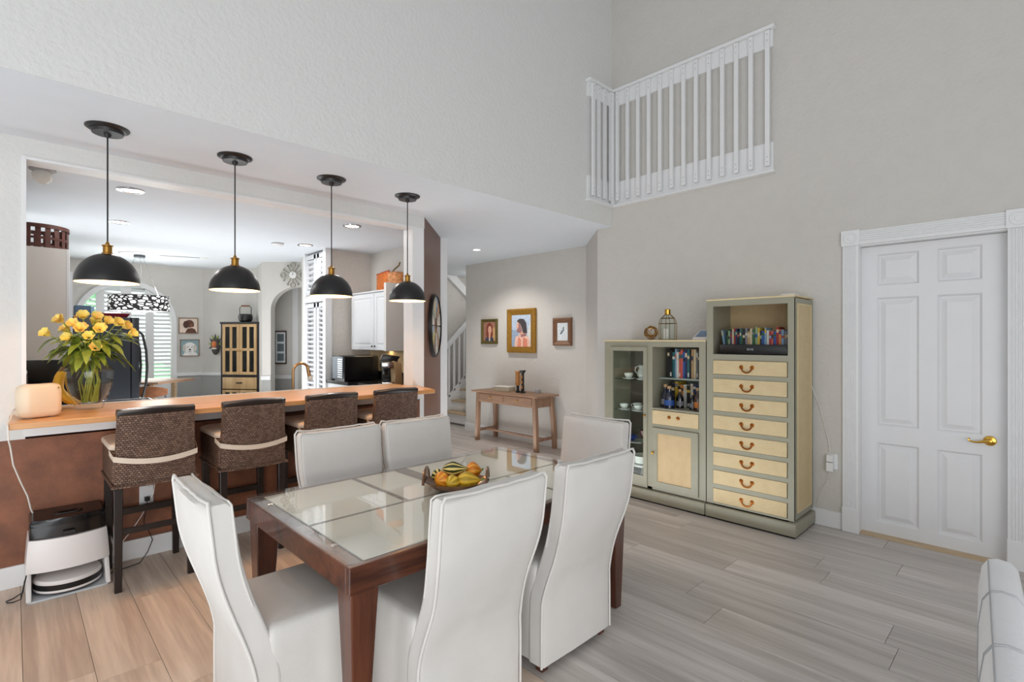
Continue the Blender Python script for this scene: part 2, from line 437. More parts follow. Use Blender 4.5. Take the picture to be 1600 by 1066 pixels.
struct(MB(WHITE).box(0.052, 2.86, WY - 0.018, WY, 0.895, 0.994).build('trim_3', smooth=False))
struct(MB(WHITE).box(0.035, 0.056, WY - 0.01, WY + 0.15, 1.03, 2.59).build('trim_4', smooth=False))
struct(MB(WHITE).box(0.052, 2.80, WY - 0.008, WY + 0.15, 2.572, 2.588).build('trim_5', smooth=False))


def baseboard(name, pts, h=0.13, t=0.015):
    m = MB(WHITE)
    m.prism(pts, 0, h)
    return struct(m.build(name, smooth=False, bev=0.003, seg=1))


baseboard('baseboard_bar', [(-0.9, WY - 0.015), (2.88, WY - 0.015), (2.88, WY), (-0.9, WY)])
baseboard('baseboard_east', [(DX - 0.015, 1.09), (DX, 1.09), (DX, 3.43), (DX - 0.015, 3.43)])
baseboard('baseboard_hall', [(5.33, 4.13), (5.33, 6.60), (5.315, 6.60), (5.315, 4.13)])
baseboard('baseboard_chamfer', [(DX - 0.01, 3.44), (5.32, 4.12), (5.31, 4.13), (DX - 0.02, 3.45)])
# kitchen shell
struct(MB(WALLK).box(3.66, 3.76, 5.05, 6.77, 0, CZ).build('wall_kitchen_east', smooth=False))
struct(MB(WALLT).box(3.0, 3.66, 6.67, 6.77, 0, CZ).build('wall_kitchen_back', smooth=False))
struct(MB(WALLK).box(3.06, 3.16, 6.77, 7.62, 0, CZ).build('wall_pantry', smooth=False))
W = 10.1
arch = [(-0.06, 0.45), (0.70, 0.45)] + [(p[0], p[1]) for p in arcpts(1.30, 1.76, 0.60, 180, 0, 20)] + [(1.90, 0.45), (2.36, 0.45), (2.36, CZ), (-0.06, CZ)]
m = MB(WALLK); m.prism(arch, W, W + 0.12, 'xz'); m.box(-0.06, 2.36, W, W + 0.12, 0, 0.45)
struct(m.build('wall_window', smooth=False))
struct(MB(WALLK).prism([(2.33, W + 0.02), (3.02, 9.26), (3.12, 9.34), (2.43, W + 0.1)], 0, CZ).build('wall_nook', smooth=False))
struct(MB(WALLG).prism([(2.323, W - 0.005), (3.005, 9.265), (3.02, 9.28), (2.34, W + 0.01)], 0, 0.87).build('wall_nook_lower', smooth=False))
struct(MB(WALLG).box(1.98, 2.33, W - 0.006, W, 0, 0.87).build('wall_window_lower', smooth=False))
struct(MB(WHITE).box(1.95, 2.33, W - 0.025, W, 0.87, 0.925).build('trim_6', smooth=False))
struct(MB(WHITE).prism([(2.315, W - 0.02), (2.99, 9.25), (3.01, 9.27), (2.335, W)], 0.87, 0.925).build('trim_7', smooth=False))
# arch wall, in its own frame: u along the wall, v up
AW = struct(MB(WALLK).prism([(0, 0), (0.137, 0)] + [(0.137 + 0.42 - 0.42 * math.cos(R(90 * i / 10)), 1.95 + 0.36 * math.sin(R(90 * i / 10))) for i in range(11)] + [(1.0, 2.31), (1.0, CZ), (0, CZ)], 0, 0.14, 'xz').build('wall_arch', smooth=False, loc=(2.80, 8.52, 0), rot=(0, 0, R(-45))))
struct(MB(WALLK).prism([(2.97, 9.35), (2.80, 8.52), (2.90, 8.62), (3.05, 9.3)], 0, CZ).build('wall_nook_return', smooth=False))
struct(MB(WALLK).prism([(2.95, 9.25), (3.44, 8.86), (3.5, 8.95), (3.0, 9.4)], 0, CZ).build('wall_passage', smooth=False))
struct(MB(WHITE).prism([(3.40, 8.86), (3.47, 8.80), (3.52, 8.9), (3.45, 8.95)], 0, CZ).build('trim_8', smooth=False))
struct(MB(WALLK).prism([(3.47, 8.82), (3.95, 8.3), (4.0, 8.4), (3.5, 8.95)], 0, CZ).build('wall_passage_end', smooth=False))
struct(MB(WALLG).prism([(2.94, 9.24), (3.40, 8.875), (3.41, 8.885), (2.95, 9.25)], 0, 0.84).build('wall_passage_lower', smooth=False))
struct(MB(WHITE).prism([(2.93, 9.225), (3.40, 8.85), (3.41, 8.87), (2.95, 9.25)], 0.82, 0.885).build('trim_9', smooth=False))
struct(MB(WALLG).box(0, 0.135, -0.004, 0, 0, 0.85).build('wall_arch_lower', smooth=False, loc=(2.80, 8.52, 0), rot=(0, 0, R(-45))))
struct(MB(WHITE).box(-0.01, 0.14, -0.02, 0, 0.85, 0.91).build('trim_10', smooth=False, loc=(2.80, 8.52, 0), rot=(0, 0, R(-45))))
# stairwell shell
struct(MB(WALL).box(3.76, 9.1, 7.9, 8.0, 0, CZ).build('wall_stair_back', smooth=False))
struct(MB(WALL).box(9.0, 9.1, 4.0, 7.9, 0, CZ).build('wall_stair_end', smooth=False))
struct(MB(WALL).box(3.76, 3.80, 5.1, 7.9, 0, CZ).build('wall_stair_west', smooth=False))

# ------------------------------------------------------------------ staircase
st = thing('staircase', 'white staircase with tan wooden treads and slatted banister beyond the hall', 'stairs', (5.525, 7.5, 0))
for i in range(8):
    z = 0.215 + 0.182 * i; x = 0.2 * i
    MB(TREAD).box(x - 0.03, x + 0.24, -0.88, -0.03, z - 0.03, z).build('tread', st, bev=0.006)
    MB(WHITE).box(x, x + 0.02, -0.88, -0.03, z - 0.185, z - 0.03).build('riser', st, smooth=False)
sl = 0.91
MB(WHITE).prism([(-0.06, 0.0), (-0.06, 0.30), (1.7, 0.30 + 1.76 * sl), (1.7, 0.0)], -0.03, 0.0, 'xz').build('stringer', st, smooth=False)
MB(WHITE).prism([(-0.1, 1.13), (1.7, 1.13 + 1.8 * sl), (1.7, 1.25 + 1.8 * sl), (-0.1, 1.25)], -0.04, 0.01, 'xz').build('handrail', st, bev=0.006)
for i in range(14):
    x = 0.0 + 0.118 * i
    MB(WHITE).prism([(x, 0.34 + x * sl), (x + 0.035, 0.34 + x * sl), (x + 0.035, 1.24 + x * sl), (x, 1.24 + x * sl)], -0.03, -0.005, 'xz').build('baluster', st, smooth=False)
up = MB(WHITE).prism([(5.85, 2.70), (6.10, 2.70), (6.75, 2.16), (6.75, 2.0)], 7.82, 7.9, 'xz').build('trim_11', smooth=False); struct(up)

# ------------------------------------------------------------------ interior door with casing
dr = struct(thing('door_1', 'white six panel door with brass lever', 'door', (4.715, 0.985, 0)))
del dr['category']
DW, DH = 0.835, 2.19     # door leaf runs from y=0 to y=-DW in local space
leaf = MB(DOORW)
ys = [0, 0.105, 0.36, 0.46, 0.70, DW]; zs = [0.012, 0.10, 0.70, 0.83, 1.80, 1.89, 2.13, DH]
def cell(y0, y1, z0, z1, panel):
    a = [(0, -y0, z0), (0, -y1, z0), (0, -y1, z1), (0, -y0, z1)]
    if not panel: leaf.add(a, [(0, 1, 2, 3)]); return
    def inset(d, x): return [(x, -y0 - d, z0 + d), (x, -y1 + d, z0 + d), (x, -y1 + d, z1 - d), (x, -y0 - d, z1 - d)]
    lv = [a, inset(0.006, 0.006), inset(0.014, 0.022), inset(0.022, 0.022), inset(0.056, 0.004)]
    leaf.loft(lv, False, True)
for i in range(5):
    for j in range(7): cell(ys[i], ys[i + 1], zs[j], zs[j + 1], i in (1, 3) and j in (1, 3, 5))
leaf.add([(0, 0, 0.012), (0, -DW, 0.012), (0, -DW, DH), (0, 0, DH), (0.04, 0, 0.012), (0.04, -DW, 0.012), (0.04, -DW, DH), (0.04, 0, DH)], [(4, 5, 6, 7), (0, 1, 5, 4), (2, 3, 7, 6), (1, 2, 6, 5), (3, 0, 4, 7)])
leaf.build('door_leaf', dr, smooth=False)
hd = MB(BRASS); hd.lathe([(0.033, 0), (0.034, 0.004), (0.030, 0.010), (0.014, 0.014), (0.012, 0.045), (0.001, 0.047)], 20)
hd.xf(Matrix.Rotation(R(-90), 4, 'Y'))
hd.tube([(-0.042, 0, 0), (-0.045, 0.03, -0.004), (-0.045, 0.06, -0.012), (-0.045, 0.085, -0.012), (-0.045, 0.103, -0.004), (-0.045, 0.106, 0.006), (-0.045, 0.098, 0.010)], [0.012, 0.010, 0.007, 0.006, 0.006, 0.006, 0.004], 8)
hd.build('door_handle', dr, loc=(0, -0.737, 0.80))
cs = struct(thing('trim_12', 'white fluted door casing with rosette corner blocks', 'casing', (DX, 0, 0))); del cs['category']
def fluted(length):
    m = MB(WHITE); pr = [(0.0, 0.0), (0.0, 0.022), (0.012, 0.024)]
    for k in range(5):
        a = 0.018 + k * 0.0162
        pr += [(a, 0.024), (a + 0.003, 0.017), (a + 0.0085, 0.017), (a + 0.0115, 0.024)]
    pr += [(0.103, 0.024), (0.103, 0.0)]
    rings = [[(-d, u, z) for u, d in pr] for z in (0, length)]
    return m.loft(rings)
fluted(2.02).build('casing_leg', cs, loc=(0, 0.978, 0.19), smooth=False)
fluted(2.02).build('casing_leg', cs, loc=(0, 0.055, 0.19), smooth=False)
hh = fluted(0.82); hh.xf(Matrix.Rotation(R(90), 4, 'X')); hh.build('casing_head', cs, loc=(0, 0.978, 2.205), smooth=False)
for y in (0.973, 0.05):
    MB(WHITE).box(-0.035, 0, y, y + 0.113, 0, 0.19).build('plinth_block', cs, bev=0.004, seg=1)
    rb = MB(WHITE).box(-0.032, 0, y - 0.004, y + 0.117, 2.20, 2.318)
    k = len(rb.v); rb.lathe([(0.046, 0), (0.044, 0.007), (0.036, 0.007), (0.034, 0.003), (0.022, 0.003), (0.020, 0.007), (0.008, 0.009), (0.001, 0.009)], 24, caps=(False, True))
    rb.xf(Matrix.Translation((-0.031, y + 0.0565, 2.259)) @ Matrix.Rotation(R(-90), 4, 'Y'), k)
    rb.build('rosette_block', cs)
jm = MB(WHITE); jm.box(0, 0.14, 0.975, 0.986, 0, 2.215); jm.box(0, 0.14, 0.149, 0.160, 0, 2.215); jm.box(0, 0.14, 0.16, 0.975, 2.193, 2.21)
jm.build('door_jamb', cs, smooth=False)
MB(TREAD).box(0.0, 0.12, 0.16, 0.975, 0, 0.012).build('threshold', cs, smooth=False)

# ------------------------------------------------------------------ loft railing wrapped round the corner
rl = thing('loft_railing', 'white slatted corner railing high on the wall above the door side', 'railing', (DX, 3.24, 2.895))
for nm, ax in (('right', 0), ('left', 1)):
    def b(u0, u1, d0, d1, z0, z1):   # u along wall from the corner, d out of the wall
        return (-d1, -d0, -u1, -u0, z0, z1) if ax == 0 else (-u1, -u0, -d1, -d0, z0, z1)
    ln = 1.65 if ax == 0 else 0.44; c0 = 0 if ax == 0 else 1
    MB(WHITE).box(*b(0.0185 * c0, ln, 0.0, 0.018, 0.018, 0.265)).build('bottom_board', rl, smooth=False)
    MB(WHITE).box(*b(0.06 * c0, ln + 0.02, 0.0, 0.06, 0.0, 0.018)).build('sill_strip', rl, smooth=False)
    MB(WHITE).box(*b(0.03 * c0, ln, 0.0, 0.03, 1.07, 1.215)).build('top_board', rl, smooth=False)
    MB(WHITE).box(*b(0.065 * c0, ln + 0.02, 0.0, 0.065, 1.215, 1.245)).build('cap_rail', rl, bev=0.004, seg=1)
    n = 13 if ax == 0 else 4
    for i in range(n):
        u = 0.035 + i * (ln - 0.09) / (n - 0.5 if ax == 0 else n - 0.7) + (0.05 if ax == 0 else 0.03)
        if i == n - 1: u = ln - 0.055 - (0 if ax == 0 else 0.02)
        MB(WHITE).prism(*( [[(-u, 0.06), (-u - 0.036, 0.06), (-u - 0.036, 1.21), (-u, 1.21)], -0.055, -0.03, 'yz'] if ax == 0 else [[(-u, 0.06), (-u - 0.036, 0.06), (-u - 0.036, 1.21), (-u, 1.21)], -0.055, -0.03, 'xz'])).build('baluster', rl, smooth=False)
        # small dark screw heads
        sm = MB(STITCH)
        for z in (0.09, 0.13, 1.12, 1.17):
            bb = b(u + 0.014, u + 0.022, 0.055, 0.0565, z, z + 0.008); sm.box(*bb)
        sm.build('screw', rl.children[-1], smooth=False)
    if ax == 0: MB(WHITE).box(*b(0.03, 0.068, 0.03, 0.068, 0.02, 1.21)).build('corner_post', rl, smooth=False)

# ------------------------------------------------------------------ bar counter
bc = thing('bar_counter', 'long honey oak bar countertop under the four pendants', 'counter', (0, 0, 0))
MB(OAK).prism([(-0.018, 3.83), (2.742, 3.83), (2.86, 4.25), (2.86, 4.27), (2.79, 4.27), (2.79, 4.64), (0.056, 4.64), (0.056, 4.27), (-0.018, 4.27)], 0.996, 1.03).build('worktop', bc, bev=0.003, seg=1)
MB(WHITE).box(0.056, 2.79, 4.641, 4.665, 0.94, 1.033).build('back_strip', bc, smooth=False)

# ------------------------------------------------------------------ pendants over the bar
def pendant(x, y, label):
    t = thing('pendant_lamp', label, 'lamp', (x, y, 1.81), group='black dome pendants over the bar')
    H = CZ - 1.81
    MB(BLACKM).lathe([(0.105, H), (0.105, H - 0.006), (0.088, H - 0.016), (0.078, H - 0.017), (0.074, H - 0.035), (0.02, H - 0.037), (0.012, H - 0.055), (0.001, H - 0.055)], 32).build('canopy', t, ang=14)
    MB(BLACK).tube([(0, 0, H - 0.05), (0, 0, 0.23)], 0.0042, 8).build('cord', t)
    MB(AGED).lathe([(0.006, 0.235), (0.010, 0.222), (0.018, 0.216), (0.027, 0.214), (0.027, 0.208), (0.022, 0.205), (0.022, 0.172), (0.028, 0.168), (0.028, 0.160), (0.001, 0.158)], 24).build('socket_cap', t)
    n = 14
    out = [(0.153 * math.cos(R(90 * i / n)), 0.166 * math.sin(R(90 * i / n))) for i in range(n)] + [(0.02, 0.166)]
    inn = [(r * 0.985 - 0.001, z - 0.002) for r, z in out]
    sh = MB(BLACKM).lathe(out, 48, caps=(False, False)).build('shade', t)
    MB(LINING).lathe([out[0]] + inn, 48, caps=(False, False)).build('shade_lining', sh)
    MB(BULB).lathe([(0.012, 0.16), (0.014, 0.145), (0.026, 0.13), (0.028, 0.122), (0.020, 0.108), (0.001, 0.104)], 16).build('bulb', t)
    lamp('pendant_light', 'POINT', (x, y, 1.81 + 0.078), 7.5, (1.0, 0.52, 0.20), 0.022)
pendant(0.390, 3.752, 'black dome pendant lamp hanging above the flower vase end of the bar')
pendant(1.062, 3.752, 'black dome pendant lamp hanging second along from the flower vase')
pendant(1.731, 3.752, 'black dome pendant lamp hanging in front of the louvered pantry door')
pendant(2.401, 3.752, 'black dome pendant lamp hanging beside the white pillar')

# ------------------------------------------------------------------ bar stools
def stool(x, label, first=[]):
    if first: return dup(first[0], (x, 3.74, 0), label=label)
    t = thing('bar_stool', label, 'stool', (x, 3.74, 0), group='woven bar stools along the counter'); first.append(t)
    def prof(z): return -0.0 - 0.03 * ((z - 0.62) / 0.45) ** 2 if z > 0.62 else 0
    # woven back: curved slab, faces +y, y=0 is its rear face
    rings = []
    for k in range(13):
        z = 0.62 + 0.42 * k / 12; y = -0.028 * (k / 12) ** 1.6; hw = 0.205 - 0.012 * (k / 12)
        rr_ = []
        for i in range(17):
            u = -1 + 2 * i / 16; rr_.append((u * hw, y - 0.016 * (1 - u * u), z))
        for i in range(17):
            u = 1 - 2 * i / 16; rr_.append((u * hw, y + 0.05 - 0.016 * (1 - u * u), z))
        rings.append(rr_)
    MB(WICKER).loft(rings).build('woven_back', t, ang=50)
    tr = []
    for s in range(-6, 7):
        u = s / 6; tr.append((u * 0.198, 0.0 - 0.018 * (1 - u * u), 1.057 + 0.004 * math.cos(u * 3)))
    cap = MB(ESPRESSO); rings = []
    for p in tr: rings.append([(p[0], p[1] - 0.024, p[2] - 0.022), (p[0], p[1] + 0.028, p[2] - 0.022), (p[0], p[1] + 0.032, p[2] + 0.008), (p[0], p[1] + 0.004, p[2] + 0.022), (p[0], p[1] - 0.03, p[2] + 0.012)])
    cap.loft(rings).build('top_rail', t, bev=0.004)
    s0 = MB(WICKER).box(-0.212, 0.212, 0.03, 0.49, 0.63, 0.82).build('woven_seat', t, bev=0.012)
    MB(WICKER).tube([(-0.214, 0.49, 0.628), (-0.214, -0.012, 0.622), (-0.1, -0.026, 0.622), (0.1, -0.026, 0.622), (0.214, -0.012, 0.622), (0.214, 0.49, 0.628)], 0.009, 8).build('rim_braid', t)
    cu = MB(FABRIC); rings = []
    for z, ins in ((0.822, 0.012), (0.828, 0.002), (0.845, 0.0), (0.858, 0.006), (0.868, 0.03), (0.872, 0.1)):
        rings.append([(px_, py_, z) for px_, py_ in rr(-0.222 + ins, 0.222 - ins, 0.055 + ins, 0.505 - ins, 0.05, 4)])
    cu = cu.loft(rings).build('cushion', t)
    bd = []
    for s in range(0, 13):
        u = -1 + s / 6; bd.append((u * 0.212, -0.012 - 0.018 * (1 - u * u), 0.755 + 0.03 * u * u - 0.004 * u))
    tie = MB(FABRIC); rings = [[(p[0], p[1] - 0.004, p[2] - 0.016), (p[0], p[1] + 0.002, p[2] - 0.016), (p[0], p[1] + 0.002, p[2] + 0.016), (p[0], p[1] - 0.004, p[2] + 0.016)] for p in [(-0.222, 0.08, 0.815)] + bd + [(0.222, 0.08, 0.815)]]
    tie.loft(rings).build('tie_band', cu, bev=0.001, seg=1)
    for sx in (-1, 1):
        for y in (0.03, 0.46):
            x1 = sx * 0.185
            MB(ESPRESSO).loft([[(x1 + a * q, y + b_ * q, z) for a, b_ in ((-1, -1), (1, -1), (1, 1), (-1, 1))] for z, q in ((0, 0.018), (0.63, 0.022))]).build('leg', t, bev=0.003, seg=1)
        MB(ESPRESSO).box(sx * 0.185 - 0.01, sx * 0.185 + 0.01, 0.04, 0.45, 0.24, 0.275).build('side_rail', t, bev=0.003, seg=1)
    MB(ESPRESSO).box(-0.18, 0.18, 0.02, 0.04, 0.33, 0.365).build('footrest', t, bev=0.003, seg=1)
    MB(ESPRESSO).box(-0.18, 0.18, 0.45, 0.475, 0.33, 0.375).build('footrest', t, bev=0.003, seg=1)
    return t
stool(0.625, 'woven rattan bar stool nearest the flower vase')
stool(1.180, 'woven rattan bar stool second from the flower vase')
stool(1.732, 'woven rattan bar stool third from the flower vase')
stool(2.285, 'woven rattan bar stool nearest the white pillar')

# ------------------------------------------------------------------ dining table
TX0, TX1, TY0, TY1, TZ = 0.80, 2.455, 1.60, 2.655, 0.73
tb = thing('dining_table', 'dark cherry dining table with cream glass panels', 'table', (0, 0, 0))
A = 0.10
for nm, bx in (('a', (TX0, TX1, TY0, TY0 + 0.028)), ('b', (TX0, TX1, TY1 - 0.028, TY1)), ('c', (TX0, TX0 + 0.028, TY0 + 0.028, TY1 - 0.028)), ('d', (TX1 - 0.028, TX1, TY0 + 0.028, TY1 - 0.028))):
    MB(WALNUT).box(*bx, TZ - 0.105, TZ - 0.011).build('apron', tb, bev=0.003, seg=1)
MB(TABTOP).box(TX0 + 0.003, TX1 - 0.003, TY0 + 0.003, TY1 - 0.003, TZ - 0.03, TZ - 0.012).build('tabletop', tb, smooth=False)
xm0, xm1 = 1.575, 1.665; ym = 2.075; e = 0.065; g = 0.011
pan = [(TX0 + e, 1.315, ym + g, TY1 - 0.05), (1.345, xm0, ym + g, TY1 - 0.05), (TX0 + e, xm0, TY0 + 0.03, ym - g),
       (xm1, TX1 - e, ym + g, TY1 - 0.05), (xm1, 1.945, TY0 + 0.03, ym - g), (1.975, TX1 - e, TY0 + 0.03, ym - g)]
for q in pan: MB(CREAM).box(*q, TZ - 0.011, TZ - 0.006).build('glass_panel', tb, smooth=False)
MB(TOPGL).box(TX0 + 0.001, TX1 - 0.001, TY0 + 0.001, TY1 - 0.001, TZ - 0.004, TZ).build('glass_top', tb, smooth=False)
for x, y in ((TX0 + 0.04, 1.80), (TX0 + 0.04, 2.45), (TX1 - 0.04, 1.80), (TX1 - 0.04, 2.45)):
    MB(CHROME).lathe([(0.012, 0), (0.012, 0.002), (0.006, 0.004), (0.001, 0.004)], 16, (x, y, TZ - 0.0005)).build('glass_clip', tb)
for sx, x in ((1, TX0), (-1, TX1)):
    for sy, y in ((1, TY0), (-1, TY1)):
        rings = []
        for z, q in ((0, 0.052), (TZ - 0.106, 0.105)):
            o_ = 0.012 if z else 0.030
            rings.append([(x + sx * o_, y + sy * o_, z), (x + sx * (o_ + q), y + sy * o_, z), (x + sx * (o_ + q), y + sy * (o_ + q), z), (x + sx * o_, y + sy * (o_ + q), z)])
        MB(WALNUTZ).loft(rings).build('leg', tb, bev=0.004, seg=1)

# ------------------------------------------------------------------ slipcovered chairs
def wr(p, k, amp):
    return amp * noise.noise(Vector((p[0] * 5 + k, p[1] * 5 + k * 2, p[2] * 2.2))) + amp * 0.6 * noise.noise(Vector((p[0] * 13 + k, p[1] * 13, p[2] * 4.0 + p[0] * 9)))


def chair(x, y, rz, label, k, dp=0.265):
    t = thing('dining_chair', label, 'chair', (x, y, 0), rz, 'slipcovered chairs round the dining table')
    # seat skirt
    rings = []
    zl = [0.035, 0.06, 0.10, 0.15, 0.20, 0.25, 0.30, 0.35, 0.40, 0.435, 0.455, 0.467, 0.472, 0.474]
    for z in zl:
        f = (0.47 - z) / 0.44; ins = {0.455: 0.004, 0.467: 0.014, 0.472: 0.035, 0.474: 0.10}.get(z, 0)
        ring = []
        for px_, py_ in rr(-0.238 - 0.012 * f + ins, 0.238 + 0.012 * f - ins, -0.225 + ins, dp + 0.015 * f - ins, 0.03, 4, 14):
            d = wr((px_, py_, z), k, 0.012 * (0.35 + f)) if z < 0.46 else 0
            n_ = Vector((px_, py_ * 0.9, 0)).normalized(); ring.append((px_ + n_.x * d, py_ + n_.y * d, z + (0.004 * noise.noise(Vector((px_ * 6, py_ * 6, k))) if z > 0.46 else 0)))
        rings.append(ring)
    MB(LINEN).loft(rings).build('seat_cover', t, ang=60)
    # back
    rings = []; N = 30
    def yo(z):
        q = min(1, max(0, (z - 0.30) / 0.48)); return -0.262 - 0.080 * q * q * (3 - 2 * q) - 0.066 * max(0, (z - 0.32) / 0.62)
    def hw(z): return 0.250 - 0.022 * math.exp(-((z - 0.52) / 0.14) ** 2)
    for i in range(N + 1):
        z = 0.035 + (0.925 - 0.035) * i / N
        th = 0.085 - 0.012 * max(0, (z - 0.5) / 0.45)
        ring = []
        for px_, py_ in rr(-hw(z), hw(z), yo(z), yo(z) + th, 0.012, 3, 10):
            d = wr((px_, py_, z), k + 7, 0.008); sg = -1 if py_ < yo(z) + th / 2 else 1
            bulge = 0.010 * math.cos(min(1, abs(px_) / hw(z)) * math.pi / 2) * (0.3 if z < 0.44 else 1)
            ring.append((px_ + (d * 0.5 if abs(px_) > hw(z) - 0.02 else 0), py_ + sg * (abs(d) * 0.6 + bulge), z))
        rings.append(ring)
    zt = 0.94; ring = []
    for px_, py_ in rr(-hw(zt) + 0.006, hw(zt) - 0.006, yo(zt) + 0.010, yo(zt) + 0.062, 0.012, 3, 10): ring.append((px_, py_, zt - 0.003 + 0.006 * abs(px_ / 0.25) ** 3 + wr((px_, py_, zt), k, 0.006)))
    rings.append(ring)
    bk = MB(LINEN).loft(rings).build('back_cover', t, ang=60)
    # flange seams on the rear and front outline of the back
    def side(sx, off, z0):
        return [(sx * (hw(z) + 0.004 + 0.4 * wr((hw(z), yo(z), z), k + 7, 0.008)), yo(z) + off, z) for z in [z0 + (0.935 - z0) * i / 22 for i in range(23)]]
    L_ = side(-1, 0.0, 0.035); R_ = side(1, 0.0, 0.035)
    top = [(u * hw(zt), yo(zt) + 0.002, 0.945 + 0.008 * abs(u) ** 3 + wr((u, 0, zt), k, 0.004)) for u in [-0.97 + 1.94 * i / 14 for i in range(15)]]
    MB(LINEN).tube(L_ + top + R_[::-1], 0.0055, 8).build('seam_piping', bk)
    L2 = [(p[0] * 0.984, p[1] + 0.069, p[2]) for p in L_[13:]]; R2 = [(p[0] * 0.984, p[1] + 0.069, p[2]) for p in R_[13:]]
    t2 = [(p[0] * 0.984, p[1] + 0.06, p[2] - 0.006) for p in top]
    MB(LINEN).tube(L2 + t2 + R2[::-1], 0.0036, 8).build('seam_piping', bk)
    for sx in (-1, 1):
        for y in (-0.225, dp - 0.04): MB(WALNUTZ).box(sx * 0.212 - 0.02, sx * 0.212 + 0.02, y - 0.02, y + 0.02, 0, 0.1).build('leg', t, bev=0.002, seg=1)
    return t
chair(1.275, 1.79, 0, 'white slipcovered dining chair with its back to us nearest the table front leg', 1.3)
chair(1.915, 1.79, 0, 'white slipcovered dining chair with its back to us nearer the sage cabinets', 5.1)
chair(1.415, 2.58, math.pi, 'white slipcovered dining chair facing us on the stool side, nearer the vase', 9.7)
chair(1.945, 2.56, math.pi, 'white slipcovered dining chair facing us on the stool side, nearer the hallway', 14.2)
chair(0.855, 2.11, R(-90), 'white slipcovered dining chair at the table end beside the floor machine', 19.9, 0.145)
chair(2.49, 2.13, R(90), 'white slipcovered dining chair at the far table end before the glass cabinet', 25.5)

# ------------------------------------------------------------------ fruit bowl with gourds
bw = thing('gourd_bowl', 'oval bronze bowl with upright end handles on the dining table', 'bowl', (1.60, 2.05, TZ), R(-45)); bw.scale = (1.08, 1.1, 1.0)
BZ = plain('bronze_glass_dish', (126, 92, 70), 0.2, 0.5, var=0.3, nscale=25)
prof = [(0.05, 0.0), (0.09, 0.004), (0.125, 0.018), (0.148, 0.038), (0.152, 0.046), (0.147, 0.046), (0.12, 0.024), (0.08, 0.011), (0.001, 0.010)]
MB(BZ).lathe(prof, 40, caps=(True, True), sx=1.0, sy=0.78).build('dish', bw)
for s in (-1, 1):
    path = [(s * 0.143, 0.075 * math.cos(a), 0.04 + 0.065 * math.sin(a)) for a in [math.pi * i / 12 for i in range(13)]]
    MB(BZ).tube(path, 0.009, 8, flat=0.7).build('handle', bw)
    arch_ = [(0.06 * math.cos(math.pi * i / 10), 0.042 + 0.055 * math.sin(math.pi * i / 10)) for i in range(11)]
    MB(BZ).prism(arch_, s * 0.141, s * 0.145, 'yz').build('handle_plate', bw)


def stripes(name, c1, c2, n):
    m, t, b = base(name, 0.45)
    tc = t.new('ShaderNodeTexCoord'); se = t.new('ShaderNodeSeparateXYZ'); t.link(tc.outputs['Object'], se.inputs[0])
    at = t.new('ShaderNodeMath', operation='ARCTAN2'); t.link(se.outputs['Y'], at.inputs[0]); t.link(se.outputs['Z'], at.inputs[1])
    mu = t.new('ShaderNodeMath', operation='MULTIPLY'); mu.inputs[1].default_value = n; t.link(at.outputs[0], mu.inputs[0])
    si = t.new('ShaderNodeMath', operation='SINE'); t.link(mu.outputs[0], si.inputs[0])
    no = t.new('ShaderNodeTexNoise'); no.inputs['Scale'].default_value = 30; t.link(tc.outputs['Object'], no.inputs['Vector'])
    ad = t.new('ShaderNodeMath', operation='ADD'); t.link(si.outputs[0], ad.inputs[0]); t.link(no.outputs['Fac'], ad.inputs[1])
    r = t.new('ShaderNodeValToRGB'); e_ = r.color_ramp.elements; e_[0].position = 0.3; e_[1].position = 0.9; e_[0].color = S(*c1); e_[1].color = S(*c2)
    t.link(ad.outputs[0], r.inputs['Fac']); t.link(r.outputs['Color'], b.inputs['Base Color'])
    return m
G1 = stripes('orange_gourd_skin', (222, 126, 24), (246, 172, 46), 8)
G2 = stripes('yellow_gourd_skin', (190, 152, 36), (238, 194, 58), 7)
G3 = stripes('striped_gourd_skin', (52, 62, 22), (238, 214, 128), 8)


def gourd(u, v, z, ln, rad, yaw, matl, label, neck=0.4, lobes=8, tilt=0):
    t = thing('gourd', label, 'gourd', (1.60 + (u * cA + v * sA) * 1, 2.05 + (-u * sA + v * cA), TZ + z), 0, 'gourds in the bronze bowl')
    t.rotation_euler = (0, tilt, yaw)
    rings = []; n = 32
    for j in range(15):
        s_ = j / 14; x_ = (s_ - 0.45) * ln
        body = math.sin(math.pi * min(1, s_ * 1.02)) ** 0.55 if s_ < 0.98 else 0.05
        r_ = rad * max(0.04, body * (1 - (1 - neck) * max(0, (s_ - 0.45) / 0.55) ** 0.8))
        rings.append([(x_, r_ * (1 + 0.05 * math.cos(lobes * 2 * math.pi * i / n)) * math.cos(2 * math.pi * i / n), r_ * (1 + 0.05 * math.cos(lobes * 2 * math.pi * i / n)) * math.sin(2 * math.pi * i / n)) for i in range(n)])
    MB(matl).loft(rings).build('gourd_body', t, ang=80)
    MB(GREEN2).tube([(0.53 * ln, 0, 0), (0.6 * ln, 0, 0.004), (0.65 * ln, 0, 0.01)], [0.006, 0.005, 0.006], 6).build('stem', t)
YW = R(-45)
gourd(-0.068, -0.045, 0.058, 0.075, 0.042, YW + 1.0, G1, 'round orange gourd at the front left of the bowl', 0.7)
gourd(-0.010, -0.068, 0.053, 0.085, 0.036, YW + 1.2, G2, 'small yellow-green gourd at the front middle of the bowl', 0.5)
gourd(0.060, -0.050, 0.058, 0.125, 0.042, YW + 0.0, G2, 'large ribbed golden gourd at the front right of the bowl', 0.5)
gourd(-0.015, 0.015, 0.098, 0.135, 0.036, YW + 0.05, G3, 'cream and dark green striped gourd lying on top', 0.35)
gourd(0.075, 0.045, 0.080, 0.085, 0.046, YW + 0.3, G1, 'bright orange ribbed gourd at the back right of the bowl', 0.7)
